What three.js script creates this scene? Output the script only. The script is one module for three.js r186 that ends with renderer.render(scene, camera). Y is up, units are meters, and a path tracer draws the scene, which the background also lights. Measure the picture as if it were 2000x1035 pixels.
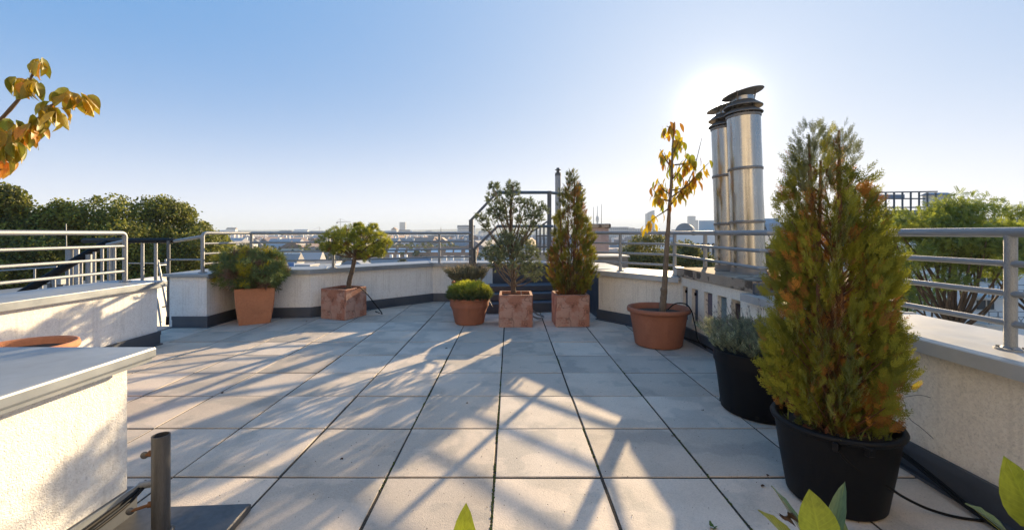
import * as THREE from 'three';
import { mergeGeometries } from 'three/addons/utils/BufferGeometryUtils.js';

// ------------------------------------------------------------------ camera, sky, sun, exposure
const scene = new THREE.Scene();
const F = 840, CX = 997, CY = 456, EYE = 1.134;            // focal length and horizon point, in pixels of the 2000 x 1035 photograph
const camera = new THREE.PerspectiveCamera(2 * Math.atan(517.5 / F) * 180 / Math.PI, 2000 / 1035, 0.05, 12000);
camera.position.set(0, EYE, 0);
camera.lookAt(0, EYE, -10);
camera.setViewOffset(2000, 1035, 1000 - CX, 517.5 - CY, 2000, 1035);
camera.updateProjectionMatrix();
const EXPOSURE = 2.75;
const renderer = new THREE.WebGLRenderer();
renderer.toneMapping = THREE.LinearToneMapping;
renderer.toneMappingExposure = EXPOSURE;
renderer.shadowMap.enabled = true;
const SUN = new THREE.Vector3((1405 - CX) / F, (CY - 212) / F, -1).normalize();
const sun = new THREE.DirectionalLight(new THREE.Color().setRGB(1, 0.745, 0.44), 5);
sun.position.copy(SUN).multiplyScalar(60);
sun.castShadow = true;
Object.assign(sun.shadow.camera, { left: -14, right: 14, top: 14, bottom: -14, near: 1, far: 140 });
sun.shadow.mapSize.set(2048, 2048);
scene.add(sun, sun.target);
{
  const W = 1024, H = 512, d = new Float32Array(W * H * 4);
  for (let j = 0; j < H; j++) for (let i = 0; i < W; i++) {
    const up = ((j + 0.5) / H - 0.5) * Math.PI, az = ((i + 0.5) / W - 0.5) * 2 * Math.PI;
    const x = Math.cos(az) * Math.cos(up), y = Math.sin(up), z = Math.sin(az) * Math.cos(up);
    const e = Math.max(0, up) * 180 / Math.PI, g = Math.acos(Math.min(1, x * SUN.x + y * SUN.y + z * SUN.z)) * 180 / Math.PI;
    const t = 1 - Math.exp(-Math.pow(e / 9.5, 1.3));
    const hor = [0.96, 1.0, 1.10], blue = [0.055, 0.31, 0.72], wide = 0.72 * Math.exp(-Math.pow(g / 35, 1.2)), near = 0.2 * Math.exp(-g / 3) + 10 * Math.exp(-g / 1.1);
    for (let c = 0; c < 3; c++) d[(j * W + i) * 4 + c] = (y < 0 ? [0.42, 0.40, 0.38][c] : hor[c] * (1 - t) + blue[c] * t + wide * [1, 0.77, 0.42][c] + near * [1, 0.95, 0.85][c]) / EXPOSURE;
    d[(j * W + i) * 4 + 3] = 1;
  }
  const sky = new THREE.DataTexture(d, W, H, THREE.RGBAFormat, THREE.FloatType);
  sky.mapping = THREE.EquirectangularReflectionMapping; sky.magFilter = THREE.LinearFilter; sky.needsUpdate = true;
  scene.background = sky; scene.environment = sky;
}
scene.fog = new THREE.FogExp2(new THREE.Color().setRGB(0.74, 0.87, 1.0), 0.00034);

// ------------------------------------------------------------------ small tools
let seed_ = 12345;
const setSeed = (s) => { seed_ = s | 0; };
function R() { seed_ = (seed_ + 0x6d2b79f5) | 0; let t = Math.imul(seed_ ^ (seed_ >>> 15), 1 | seed_); t = (t + Math.imul(t ^ (t >>> 7), 61 | t)) ^ t; return ((t ^ (t >>> 14)) >>> 0) / 4294967296; }
const rr = (a, b) => a + (b - a) * R();
const V = (x, y, z) => new THREE.Vector3(x, y, z);
const lerp = (a, b, t) => a + (b - a) * t, clamp = (x, a, b) => Math.min(b, Math.max(a, x)), smooth = (a, b, x) => { const t = clamp((x - a) / (b - a), 0, 1); return t * t * (3 - 2 * t); };
const at = (px, py, depth) => V((px - CX) / F * depth, EYE - (py - CY) / F * depth, -depth);   // where a line of sight stands at that distance ahead
const RGB = (r, g, b) => new THREE.Color().setRGB(r, g, b);
function hash3(x, y, z) { let h = Math.imul(x, 374761393) + Math.imul(y, 668265263) + Math.imul(z, 1274126177); h = Math.imul(h ^ (h >>> 13), 1274126177); return ((h ^ (h >>> 16)) >>> 0) / 4294967296; }
function noise3(x, y, z) {
  const ix = Math.floor(x), iy = Math.floor(y), iz = Math.floor(z), s = (t) => t * t * (3 - 2 * t), u = s(x - ix), v = s(y - iy), w = s(z - iz), h = (a, b, c) => hash3(ix + a, iy + b, iz + c);
  return lerp(lerp(lerp(h(0, 0, 0), h(1, 0, 0), u), lerp(h(0, 1, 0), h(1, 1, 0), u), v), lerp(lerp(h(0, 0, 1), h(1, 0, 1), u), lerp(h(0, 1, 1), h(1, 1, 1), u), v), w);
}
function pnoise(x, y, p, s = 0) {                           // noise that repeats after p cells
  const ix = Math.floor(x), iy = Math.floor(y), q = (t) => t * t * (3 - 2 * t), u = q(x - ix), v = q(y - iy), m = (a) => ((a % p) + p) % p, h = (a, b) => hash3(m(ix + a), m(iy + b), s);
  return lerp(lerp(h(0, 0), h(1, 0), u), lerp(h(0, 1), h(1, 1), u), v);
}
function pfbm(u, v, p, o, s = 0) { let a = 0.5, t = 0, n = 0; for (let i = 0; i < o; i++) { t += a * pnoise(u * p, v * p, p, s + i); n += a; a *= 0.5; p *= 2; } return t / n; }

const used = new Map();
function numbered(name) { const n = used.get(name) ?? 0; used.set(name, n + 1); return n ? name + '_' + String(n).padStart(3, '0') : name; }
function tag(o, label, category, group, kind) { Object.assign(o.userData, { label }); if (category) o.userData.category = category; if (group) o.userData.group = group; if (kind) o.userData.kind = kind; return o; }
function thing(name, label, category, pos = [0, 0, 0], turn = 0, group) { const o = new THREE.Group(); o.name = numbered(name); o.position.set(...pos); o.rotation.y = turn; scene.add(o); return tag(o, label, category, group); }
function part(parent, name, geo, mat, kind) {
  const m = new THREE.Mesh(Array.isArray(geo) ? merge(geo) : geo, mat); m.name = parent === scene ? numbered(name) : name; m.castShadow = m.receiveShadow = true;
  if (kind) m.userData.kind = kind;
  parent.add(m); return m;
}
function merge(list) {
  const flat = list.flat(9).map((g) => { let q = g.index ? g.toNonIndexed() : g; for (const k of Object.keys(q.attributes)) if (!['position', 'normal', 'uv'].includes(k)) q.deleteAttribute(k); return q; });
  return flat.length === 1 ? flat[0] : mergeGeometries(flat);
}
function boxUV(g) {                                         // uv in metres, by the way each face looks
  g = g.index ? g.toNonIndexed() : g;
  const p = g.attributes.position, uv = new Float32Array(p.count * 2), a = V(), b = V(), c = V();
  for (let i = 0; i < p.count; i += 3) {
    a.fromBufferAttribute(p, i); b.fromBufferAttribute(p, i + 1); c.fromBufferAttribute(p, i + 2);
    const n = b.clone().sub(a).cross(c.clone().sub(a)), ax = Math.abs(n.x), ay = Math.abs(n.y), az = Math.abs(n.z);
    [a, b, c].forEach((q, k) => { const o = (i + k) * 2; if (ay >= ax && ay >= az) { uv[o] = q.x; uv[o + 1] = q.z; } else { const l = Math.hypot(n.x, n.z) || 1; uv[o] = (q.x * -n.z + q.z * n.x) / l; uv[o + 1] = q.y; } });
  }
  g.setAttribute('uv', new THREE.BufferAttribute(uv, 2)); return g;
}
function box(w, h, d, x = 0, y = 0, z = 0, ry = 0) { const g = new THREE.BoxGeometry(w, h, d); if (ry) g.rotateY(ry); return g.translate(x, y, z); }
function bbox(w, h, d, x = 0, y = 0, z = 0, bev = 0.004, ry = 0) {   // a box with chamfered edges, centred
  const s = new THREE.Shape([[-1, -1], [1, -1], [1, 1], [-1, 1]].map(([a, b]) => new THREE.Vector2(a * (w / 2 - bev), b * (d / 2 - bev))));
  const g = new THREE.ExtrudeGeometry(s, { depth: h - 2 * bev, bevelEnabled: true, bevelSize: bev, bevelThickness: bev, bevelSegments: 1, steps: 1 });
  g.translate(0, 0, -(h - 2 * bev) / 2).rotateX(-Math.PI / 2); if (ry) g.rotateY(ry);
  return boxUV(g).translate(x, y, z);
}
function cyl(a, b, r, r2 = r, n = 10, open = false) {       // a round bar from a to b
  const d = b.clone().sub(a), g = new THREE.CylinderGeometry(r2, r, d.length(), n, 1, open);
  g.applyQuaternion(new THREE.Quaternion().setFromUnitVectors(V(0, 1, 0), d.clone().normalize()));
  return g.translate((a.x + b.x) / 2, (a.y + b.y) / 2, (a.z + b.z) / 2);
}
const ball = (p, r, n = 8) => new THREE.SphereGeometry(r, n, Math.max(4, n - 2)).translate(p.x, p.y, p.z);
function tube(pts, r, n = 6, steps = pts.length * 8) { return new THREE.TubeGeometry(new THREE.CatmullRomCurve3(pts, false, 'centripetal'), steps, r, n); }
function limb(pts, r0, r1, n = 7, per = 5, wob = 0.15) {    // a tapering, slightly knobbly branch
  const c = new THREE.CatmullRomCurve3(pts), m = pts.length * per, fr = c.computeFrenetFrames(m), pos = [], uv = [], idx = [];
  for (let i = 0; i <= m; i++) {
    const t = i / m, p = c.getPoint(t), r = lerp(r0, r1, t) * (1 - wob / 2 + wob * noise3(p.x * 30, p.y * 30, p.z * 30 + 5) * 1.6);
    for (let k = 0; k <= n; k++) { const a = k / n * 2 * Math.PI; pos.push(...p.clone().addScaledVector(fr.normals[i], Math.cos(a) * r).addScaledVector(fr.binormals[i], Math.sin(a) * r).toArray()); uv.push(k / n * 0.3, t * 2); }
  }
  for (let i = 0; i < m; i++) for (let k = 0; k < n; k++) { const a = i * (n + 1) + k, b = a + n + 1; idx.push(a, a + 1, b, a + 1, b + 1, b); }
  const g = new THREE.BufferGeometry(); g.setAttribute('position', new THREE.Float32BufferAttribute(pos, 3)); g.setAttribute('uv', new THREE.Float32BufferAttribute(uv, 2)); g.setIndex(idx); g.computeVertexNormals(); return g;
}
function lathe(profile, n = 40) {
  const g = new THREE.LatheGeometry(profile.map(([r, y]) => new THREE.Vector2(r, y)), n), uv = g.attributes.uv, p = g.attributes.position;
  for (let i = 0; i < uv.count; i++) uv.setXY(i, uv.getX(i) * 2, p.getY(i)); return g;
}
function prism(pts, y0, y1, bev = 0) {                      // a plan outline [[x, depth], ...] raised from y0 to y1
  let a = 0; for (let i = 0; i < pts.length; i++) { const p = pts[i], q = pts[(i + 1) % pts.length]; a += p[0] * q[1] - q[0] * p[1]; }
  const s = new THREE.Shape((a > 0 ? pts : [...pts].reverse()).map(([x, z]) => new THREE.Vector2(x, z)));
  const g = new THREE.ExtrudeGeometry(s, { depth: y1 - y0 - 2 * bev, bevelEnabled: bev > 0, bevelSize: bev, bevelOffset: -bev, bevelThickness: bev, bevelSegments: 2, steps: 1 });
  return boxUV(g.translate(0, 0, y0 + bev).rotateX(-Math.PI / 2));
}
function offset(pts, d) {                                   // a plan line moved d to its left, the outer side
  return pts.map((p, i) => {
    const dir = (a, b) => { const l = Math.hypot(b[0] - a[0], b[1] - a[1]); return [(b[0] - a[0]) / l, (b[1] - a[1]) / l]; };
    const u = i ? dir(pts[i - 1], p) : dir(p, pts[1]), w = i < pts.length - 1 ? dir(p, pts[i + 1]) : u, n = [-(u[1] + w[1]), u[0] + w[0]], l = Math.hypot(...n), c = (n[0] * -u[1] + n[1] * u[0]) / l;
    return [p[0] + n[0] / l * d / c, p[1] + n[1] / l * d / c];
  });
}
const stretch = (pts, a, b = a) => { const q = pts.map((p) => [...p]), e = (p, o, s) => { const l = Math.hypot(p[0] - o[0], p[1] - o[1]); p[0] += (p[0] - o[0]) / l * s; p[1] += (p[1] - o[1]) / l * s; }; e(q[0], pts[1], a); e(q[q.length - 1], pts[pts.length - 2], b); return q; };
const band = (pts, d0, d1, y0, y1, bev = 0) => prism([...offset(pts, d1), ...offset(pts, d0).reverse()], y0, y1, bev);

// ------------------------------------------------------------------ textures and materials
const toS = (c) => (c <= 0.0031308 ? c * 12.92 : 1.055 * Math.pow(c, 1 / 2.4) - 0.055);
function tex(n, fn, srgb = true, rep = 1) {
  const d = new Uint8Array(n * n * 4);
  for (let j = 0; j < n; j++) for (let i = 0; i < n; i++) { let c = fn((i + 0.5) / n, (j + 0.5) / n); if (typeof c === 'number') c = [c, c, c]; for (let k = 0; k < 3; k++) d[(j * n + i) * 4 + k] = 255 * clamp(srgb ? toS(clamp(c[k], 0, 1)) : c[k], 0, 1); d[(j * n + i) * 4 + 3] = 255; }
  const t = new THREE.DataTexture(d, n, n); t.wrapS = t.wrapT = THREE.RepeatWrapping; t.magFilter = THREE.LinearFilter; t.minFilter = THREE.LinearMipmapLinearFilter; t.generateMipmaps = true;
  if (srgb) t.colorSpace = THREE.SRGBColorSpace; t.repeat.set(rep, rep); t.needsUpdate = true; return t;
}
const mul = (c, k) => c.map((x) => x * k), mix3 = (a, b, t) => a.map((x, i) => lerp(x, b[i], t));
const std = (o) => new THREE.MeshStandardMaterial(o);
const T = {
  concrete: tex(1024, (u, v) => { const g = hash3(u * 1024 | 0, v * 1024 | 0, 3), a = pfbm(u, v, 6, 5, 10), f = pnoise(u * 256, v * 256, 256, 40); const b = pfbm(u, v, 3, 5, 15), w = smooth(0.49, 0.63, pfbm(u, v, 7, 5, 17)); let k = 0.72 + 0.22 * a + 0.26 * (b - 0.3) + 0.14 * (f - 0.5) + 0.12 * (g - 0.5); k *= 1 - 0.15 * w; if (hash3(u * 512 | 0, v * 512 | 0, 9) > 0.99) k *= 0.55; return mul(mix3([0.99, 0.965, 0.93], [0.95, 0.96, 0.95], w), k); }, true, 0.9),
  concreteBump: tex(512, (u, v) => 0.6 * pnoise(u * 200, v * 200, 200, 4) + 0.4 * hash3(u * 512 | 0, v * 512 | 0, 5), false, 1.8),
  plaster: tex(1024, (u, v) => { const a = pfbm(u, v, 4, 6, 20), f = pfbm(u, v, 90, 3, 30), st = smooth(0.62, 0.8, pfbm(u * 3 % 1, v, 5, 4, 60)); return mix3(mul([1, 0.985, 0.955], 0.9 + 0.1 * a + 0.3 * (f - 0.5) - (pnoise(u * 160, v * 160, 160, 77) > 0.80 ? 0.13 : 0)), [0.55, 0.52, 0.48], 0.25 * st * a + 0.22 * smooth(0.55, 0.85, pnoise(u * 44, v * 2, 44, 66)) * smooth(0.4, 0.7, pfbm(u, v, 3, 3, 68))); }, true, 1.3),
  plasterBump: tex(1024, (u, v) => { const f = pfbm(u, v, 110, 3, 31), p = pnoise(u * 150, v * 150, 150, 36); return clamp(0.75 * f + 0.25 * smooth(0.15, 0.5, p), 0, 1); }, false, 2.1),
  zinc: tex(512, (u, v) => { const a = pfbm(u, v, 5, 6, 50), b = pfbm(u, v, 40, 3, 55), s = smooth(0.6, 0.75, pfbm(u, v, 9, 5, 58)); return mix3(mul([0.93, 0.97, 1], 0.72 + 0.4 * a + 0.12 * (b - 0.5)), [1, 0.99, 0.95], 0.45 * s); }, true, 0.8),
  zincRough: tex(512, (u, v) => 0.5 + 0.45 * pfbm(u, v, 8, 5, 51), false, 1),
  galv: tex(512, (u, v) => { const a = pfbm(u, v, 24, 4, 70), b = pfbm(u, v, 4, 3, 75); return mul([0.97, 0.99, 1], 0.62 + 0.4 * a + 0.22 * (b - 0.5)); }, true, 3),
  clay: tex(512, (u, v) => { const a = pfbm(u, v, 5, 5, 80), f = pfbm(u, v, 60, 3, 85), w = smooth(0.55, 0.78, pfbm(u, v, 7, 5, 88)); return mix3(mul([1, 1, 1], 0.75 + 0.3 * a + 0.2 * (f - 0.5)), [1.25, 1.55, 1.9], 0.25 * w); }, true, 1.3),
  oldClay: tex(768, (u, v) => {
    const wx = u + 0.04 * (pfbm(u, v, 8, 3, 101) - 0.5), wy = v + 0.04 * (pfbm(u, v, 8, 3, 102) - 0.5), a = pfbm(u, v, 4, 5, 90), w = smooth(0.42, 0.62, pfbm(u, v, 5, 5, 95)), f = pfbm(u, v, 50, 3, 98);
    const cr = Math.min(Math.abs(pfbm(wx, wy, 3, 4, 110) - 0.5) * 48, Math.abs(pfbm(wx, wy, 4, 4, 120) - 0.55) * 60), k = smooth(0.2, 1, cr);
    return mul(mix3([0.36, 0.165, 0.105], [0.44, 0.275, 0.205], w * 0.85), (0.72 + 0.35 * a + 0.2 * (f - 0.5)) * lerp(0.6, 1, k));
  }, true, 1.9),
  bark: tex(512, (u, v) => { const a = pfbm(u, v, 10, 4, 130), s = pnoise(u * 40, v * 6, 40, 140); return mul([1, 0.9, 0.8], 0.45 + 0.6 * a * (0.5 + 0.7 * s)); }, true, 3),
  cap: tex(512, (u, v) => { const a = pfbm(u, v, 5, 6, 150), m = smooth(0.5, 0.66, pfbm(u, v, 11, 5, 160)), f = hash3(u * 512 | 0, v * 512 | 0, 7); return mix3(mul([0.36, 0.29, 0.22], 0.6 + 0.6 * a + 0.4 * (f - 0.5)), [0.05, 0.04, 0.03], m * 0.85); }, true, 0.9),
  steel: tex(512, (u, v) => { const s = pnoise(u * 20, v * 2, 20, 170), a = pfbm(u, v, 5, 4, 175); return mul([1, 0.985, 0.96], 0.86 + 0.12 * s + 0.2 * (a - 0.5)); }, true, 1),
  steelRough: tex(512, (u, v) => 0.4 + 0.22 * pnoise(u * 24, v * 2, 24, 180) + 0.3 * (pfbm(u, v, 6, 4, 185) - 0.5), false, 1),
  gravel: tex(512, (u, v) => { const a = pnoise(u * 128, v * 128, 128, 190), b = hash3(u * 170 | 0, v * 170 | 0, 191); return b > 0.96 ? [0.25, 0.23, 0.2] : mul([0.035, 0.03, 0.025], 0.3 + 1.3 * a); }, true, 5),
  soil: tex(256, (u, v) => mul([0.055, 0.04, 0.03], 0.4 + 1.3 * pfbm(u, v, 24, 3, 200)), true, 4),
};
T.leaf = tex(256, (u, v) => { const a = Math.abs(u - 0.5) * 2, vein = smooth(0.86, 1, Math.cos((v * 11 - a * 2.6) * 6.283)) * smooth(0.0, 0.1, a), mid = 1 - smooth(0.02, 0.06, a), f = pfbm(u, v, 12, 3, 220); return mix3(mul([0.86, 0.86, 0.8], 0.72 + 0.5 * f), [1.15, 1.15, 0.9], 0.55 * vein + mid * 0.8); }, true);
T.galvBump = T.concreteBump.clone(); T.galvBump.repeat.set(6, 6);
const M = {
  tiles: [0.52, 0.57, 0.62, 0.545, 0.48, 0.60].map((k, i) => std({ color: RGB(k * 1.07, k * (0.945 + 0.006 * i), k * (0.815 + 0.012 * i)), map: T.concrete, bumpMap: T.concreteBump, bumpScale: 0.0012, roughness: 0.82 })),
  bed: std({ color: RGB(1, 1, 1), map: T.gravel, bumpMap: T.concreteBump, bumpScale: 0.004, roughness: 1 }),
  moss: std({ color: RGB(0.05, 0.075, 0.018), roughness: 1 }),
  plaster: std({ color: RGB(0.87, 0.86, 0.84), map: T.plaster, bumpMap: T.plasterBump, bumpScale: 0.002, roughness: 0.95 }),
  facade: std({ color: RGB(0.64, 0.635, 0.63), map: T.plaster, roughness: 0.95 }),  // front of the added penthouse behind the viewer, greyed to temper its bounce
  cream: std({ color: RGB(0.86, 0.79, 0.68), map: T.plaster, bumpMap: T.plasterBump, bumpScale: 0.0015, roughness: 0.95 }),
  coping: std({ color: RGB(0.33, 0.35, 0.37), map: T.zinc, roughness: 0.62, roughnessMap: T.zincRough, metalness: 0.4, bumpMap: T.zincRough, bumpScale: 0.002 }),
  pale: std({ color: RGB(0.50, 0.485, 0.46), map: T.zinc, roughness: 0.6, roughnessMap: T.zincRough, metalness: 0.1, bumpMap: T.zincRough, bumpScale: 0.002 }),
  flashing: std({ color: RGB(0.105, 0.115, 0.135), map: T.zinc, roughness: 0.75, roughnessMap: T.zincRough, metalness: 0.4, bumpMap: T.zincRough, bumpScale: 0.003 }),
  darkSheet: std({ color: RGB(0.085, 0.10, 0.125), map: T.zinc, roughness: 0.7, roughnessMap: T.zincRough, metalness: 0.4, bumpMap: T.zincRough, bumpScale: 0.003 }),
  galv: std({ color: RGB(0.36, 0.37, 0.385), map: T.galv, roughness: 0.55, metalness: 0.5, bumpMap: T.galvBump, bumpScale: 0.0006 }),
  frame: std({ color: RGB(0.16, 0.165, 0.17), map: T.galv, roughness: 0.6, metalness: 0.4 }),
  steel: std({ color: RGB(0.44, 0.435, 0.42), map: T.steel, roughness: 0.55, roughnessMap: T.steelRough, metalness: 0.9 }),
  steelDark: std({ color: RGB(0.25, 0.235, 0.22), map: T.steel, roughness: 0.6, metalness: 0.7 }),
  clay: std({ color: RGB(0.50, 0.205, 0.10), map: T.clay, bumpMap: T.concreteBump, bumpScale: 0.001, roughness: 0.85 }),
  clayDark: std({ color: RGB(0.34, 0.125, 0.065), map: T.clay, bumpMap: T.concreteBump, bumpScale: 0.001, roughness: 0.7 }),
  oldClay: std({ color: RGB(1.15, 1.1, 1.1), map: T.oldClay, bumpMap: T.oldClay, bumpScale: 0.003, roughness: 0.9 }),
  blackPot: new THREE.MeshPhysicalMaterial({ color: RGB(0.005, 0.0055, 0.007), roughness: 0.5, specularIntensity: 0.4, bumpMap: T.concreteBump, bumpScale: 0.0006 }),
  black: new THREE.MeshPhysicalMaterial({ color: RGB(0.008, 0.008, 0.009), roughness: 0.55, specularIntensity: 0.35 }),
  rust: std({ color: RGB(0.16, 0.075, 0.035), map: T.clay, roughness: 0.8, metalness: 0.3 }),
  standSteel: std({ color: RGB(0.12, 0.12, 0.125), map: T.galv, roughness: 0.45, metalness: 0.6 }),
  soil: std({ color: RGB(1, 1, 1), map: T.soil, bumpMap: T.soil, bumpScale: 0.01, roughness: 1 }),
  bark: std({ color: RGB(0.15, 0.115, 0.085), map: T.bark, bumpMap: T.bark, bumpScale: 0.006, roughness: 0.95 }),
  barkRed: std({ color: RGB(0.20, 0.11, 0.07), map: T.bark, bumpMap: T.bark, bumpScale: 0.004, roughness: 0.95 }),
  barkGrey: std({ color: RGB(0.23, 0.19, 0.15), map: T.bark, bumpMap: T.bark, bumpScale: 0.003, roughness: 0.9 }),
  capStone: std({ color: RGB(1, 1, 1), map: T.cap, bumpMap: T.cap, bumpScale: 0.012, roughness: 0.95 }),
  hatch: ['0.13,0.15,0.19', '0.11,0.13,0.18', '0.16,0.13,0.16', '0.20,0.26,0.27', '0.05,0.022,0.02'].map((s) => { const [r, g, b] = s.split(',').map(Number); return std({ color: RGB(r, g, b), map: T.zinc, roughness: 0.6, metalness: 0.2 }); }),
  alu: std({ color: RGB(0.42, 0.42, 0.42), roughness: 0.55, metalness: 0.6, map: T.galv }),
};
const leafMat = (r, g, b, tr = 0.45, rough = 0.75, map = null) => new THREE.MeshPhysicalMaterial({ color: RGB(r, g, b), roughness: rough, transmission: tr, thickness: 0, side: THREE.DoubleSide, specularIntensity: 0.6, map, bumpMap: map, bumpScale: 0.0008 });
const bladeMat = (r, g, b, tr, rough) => leafMat(r * 1.15, g * 1.15, b * 1.15, tr, rough, T.leaf);

// ------------------------------------------------------------------ terrace floor
const inner = [[-3.62, -2.6], [-3.62, 4.4], [-3.68, 5.2], [-3.68, 5.76], [-2.72, 5.84], [-1.3, 7.2], [1.1, 7.2], [1.17, 5.7], [1.9, 4.76], [1.94, 3.46], [1.95, -2.6]];
const inside = (x, z) => { let c = false; for (let i = 0, j = inner.length - 1; i < inner.length; j = i++) { const [xi, zi] = inner[i], [xj, zj] = inner[j]; if ((zi > z) !== (zj > z) && x < (xj - xi) * (z - zi) / (zj - zi) + xi) c = !c; } return c; };
function tileGeo(w, h, c) {
  const a = w / 2, b = a - c, q = [], f = (p) => { for (const k of [0, 1, 2, 0, 2, 3]) q.push(...p[k]); };
  const lo = [[-a, -h, a], [a, -h, a], [a, -h, -a], [-a, -h, -a]], mi = lo.map(([x, , z]) => [x, -c, z]), to = lo.map(([x, , z]) => [Math.sign(x) * b, 0, Math.sign(z) * b]);
  for (let i = 0; i < 4; i++) { const j = (i + 1) % 4; f([lo[i], lo[j], mi[j], mi[i]]); f([mi[i], mi[j], to[j], to[i]]); } f(to);
  const g = new THREE.BufferGeometry(); g.setAttribute('position', new THREE.Float32BufferAttribute(q, 3)); g.computeVertexNormals(); return g;
}
{
  const floor = new THREE.Group(); floor.name = 'terrace_floor'; scene.add(floor); tag(floor, 'roof terrace floor of square beige concrete slabs with dark open joints', null, null, 'structure');
  part(floor, 'gravel_bed', prism(offset(inner, 0.03), -0.35, -0.004), M.bed);
  const base = tileGeo(0.488, 0.04, 0.002);
  const geos = Array.from({ length: 20 }, (_, k) => k).map((k) => { const g = base.clone(), p = g.attributes.position, uv = new Float32Array(p.count * 2); for (let i = 0; i < p.count; i++) { uv[i * 2] = p.getX(i) * (k & 1 ? 1 : -1) + k * 0.37; uv[i * 2 + 1] = p.getZ(i) * (k & 2 ? 1 : -1) + k * 0.21 - p.getY(i); } g.setAttribute('uv', new THREE.BufferAttribute(uv, 2)); return g; });
  setSeed(7);
  for (let j = -9; j < 11; j++) for (let i = -8; i < 5; i++) {
    const x = -0.075 + 0.5 * i + 0.25, z = 2 + 0.5 * j + 0.25;
    if (!(i === -8 && z > 4.2 && z < 5.3) && ![[0, 0], [-0.2, -0.2], [0.2, -0.2], [-0.2, 0.2], [0.2, 0.2]].some(([a, b]) => inside(x + a, z + b))) continue;
    if (x < -1.9 && z < 1.2 && z > -0.9) continue;
    const m = part(floor, 'paving_slab', geos[R() * 20 | 0], M.tiles[R() * 6 | 0]);
    m.position.set(x + rr(-0.002, 0.002), rr(-0.0018, 0.0018), -z + rr(-0.002, 0.002)); m.rotation.set(rr(-0.002, 0.002), rr(-0.005, 0.005), rr(-0.002, 0.002));
  }
  // moss in the joints and grit
  setSeed(9);
  const ms = [];
  for (let k = 0; k < 900; k++) { const line = [-0.075, -0.075, 0.425, -0.575, 0.925][R() * 5 | 0], z = rr(1.5, 3.9), s = rr(0.002, 0.0055); if (noise3(line * 9, z * 5, 2) < 0.5) continue; ms.push(new THREE.IcosahedronGeometry(s, 0).translate(line + rr(-0.004, 0.004), -0.003 + rr(-0.002, 0.005), -z)); }
  const mo = part(scene, 'moss', ms, M.moss); tag(mo, 'green moss growing in the joints between the slabs', null, null, 'stuff');
  const gr = [];
  for (let k = 0; k < 420; k++) { const z = 1.5 + 3.6 * R() * R(), x = rr(-1.6, 1.6), s = rr(0.0012, 0.0032); gr.push(new THREE.TetrahedronGeometry(s, 0).rotateY(R() * 6).translate(x, 0.001 + s * 0.3, -z)); }
  const gm = part(scene, 'grit', gr, std({ color: RGB(0.06, 0.045, 0.035), roughness: 1 })); tag(gm, 'dark grit and crumbs of soil scattered over the slabs', null, null, 'stuff');
}

// ------------------------------------------------------------------ building under the terrace, parapets
const TOP = 0.648, UNDER = 0.61;
{
  const b = thing('apartment_building', 'cream apartment block whose roof carries the terrace', 'building');
  part(b, 'wall', prism(stretch(offset(inner, 0.40), 0.3), -20, -0.36), M.cream);
}
{ // unseen penthouse front added behind the viewer, sized to bounce warm sunlight forward
  const g = thing('penthouse', 'unseen white penthouse front with glazed doors, added behind the camera as bounce for the terrace', 'building', [0, 0, 1.95]);
  const W = 8, H = 4.4, holes = [[-2.0, -0.4], [0.6, 2.2]], y1 = 2.25;
  part(g, 'wall', [...[[-W / 2, -2.0], [-0.4, 0.6], [2.2, W / 2]].map(([a, b]) => boxUV(box(b - a, y1, 0.3, (a + b) / 2, y1 / 2, 0.15))), boxUV(box(W, H - y1, 0.3, 0, (H + y1) / 2, 0.15)), boxUV(box(0.3, H, 3.6, -W / 2 + 0.15, H / 2, 2.1)), boxUV(box(0.3, H, 3.6, W / 2 - 0.15, H / 2, 2.1)), boxUV(box(W, H, 0.3, 0, H / 2, 4.05))], M.facade);
  part(g, 'roof', bbox(W + 0.3, 0.16, 4.5, 0, H + 0.08, 2.1, 0.02), M.coping);
  for (const [a, b] of holes) { const d = part(g, 'glazed_door', box(b - a - 0.12, y1 - 0.1, 0.02, (a + b) / 2, y1 / 2, 0.1), std({ color: RGB(0.03, 0.035, 0.04), roughness: 0.08 })); part(d, 'door_frame', [box(0.07, y1, 0.08, a + 0.035, y1 / 2, 0.1), box(0.07, y1, 0.08, b - 0.035, y1 / 2, 0.1), box(0.07, y1 - 0.14, 0.08, (a + b) / 2, y1 / 2, 0.1), box(b - a - 0.14, 0.07, 0.08, (a + b) / 2, y1 - 0.035, 0.1), box(b - a - 0.14, 0.07, 0.08, (a + b) / 2, 0.035, 0.1)], M.alu); }
}
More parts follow.
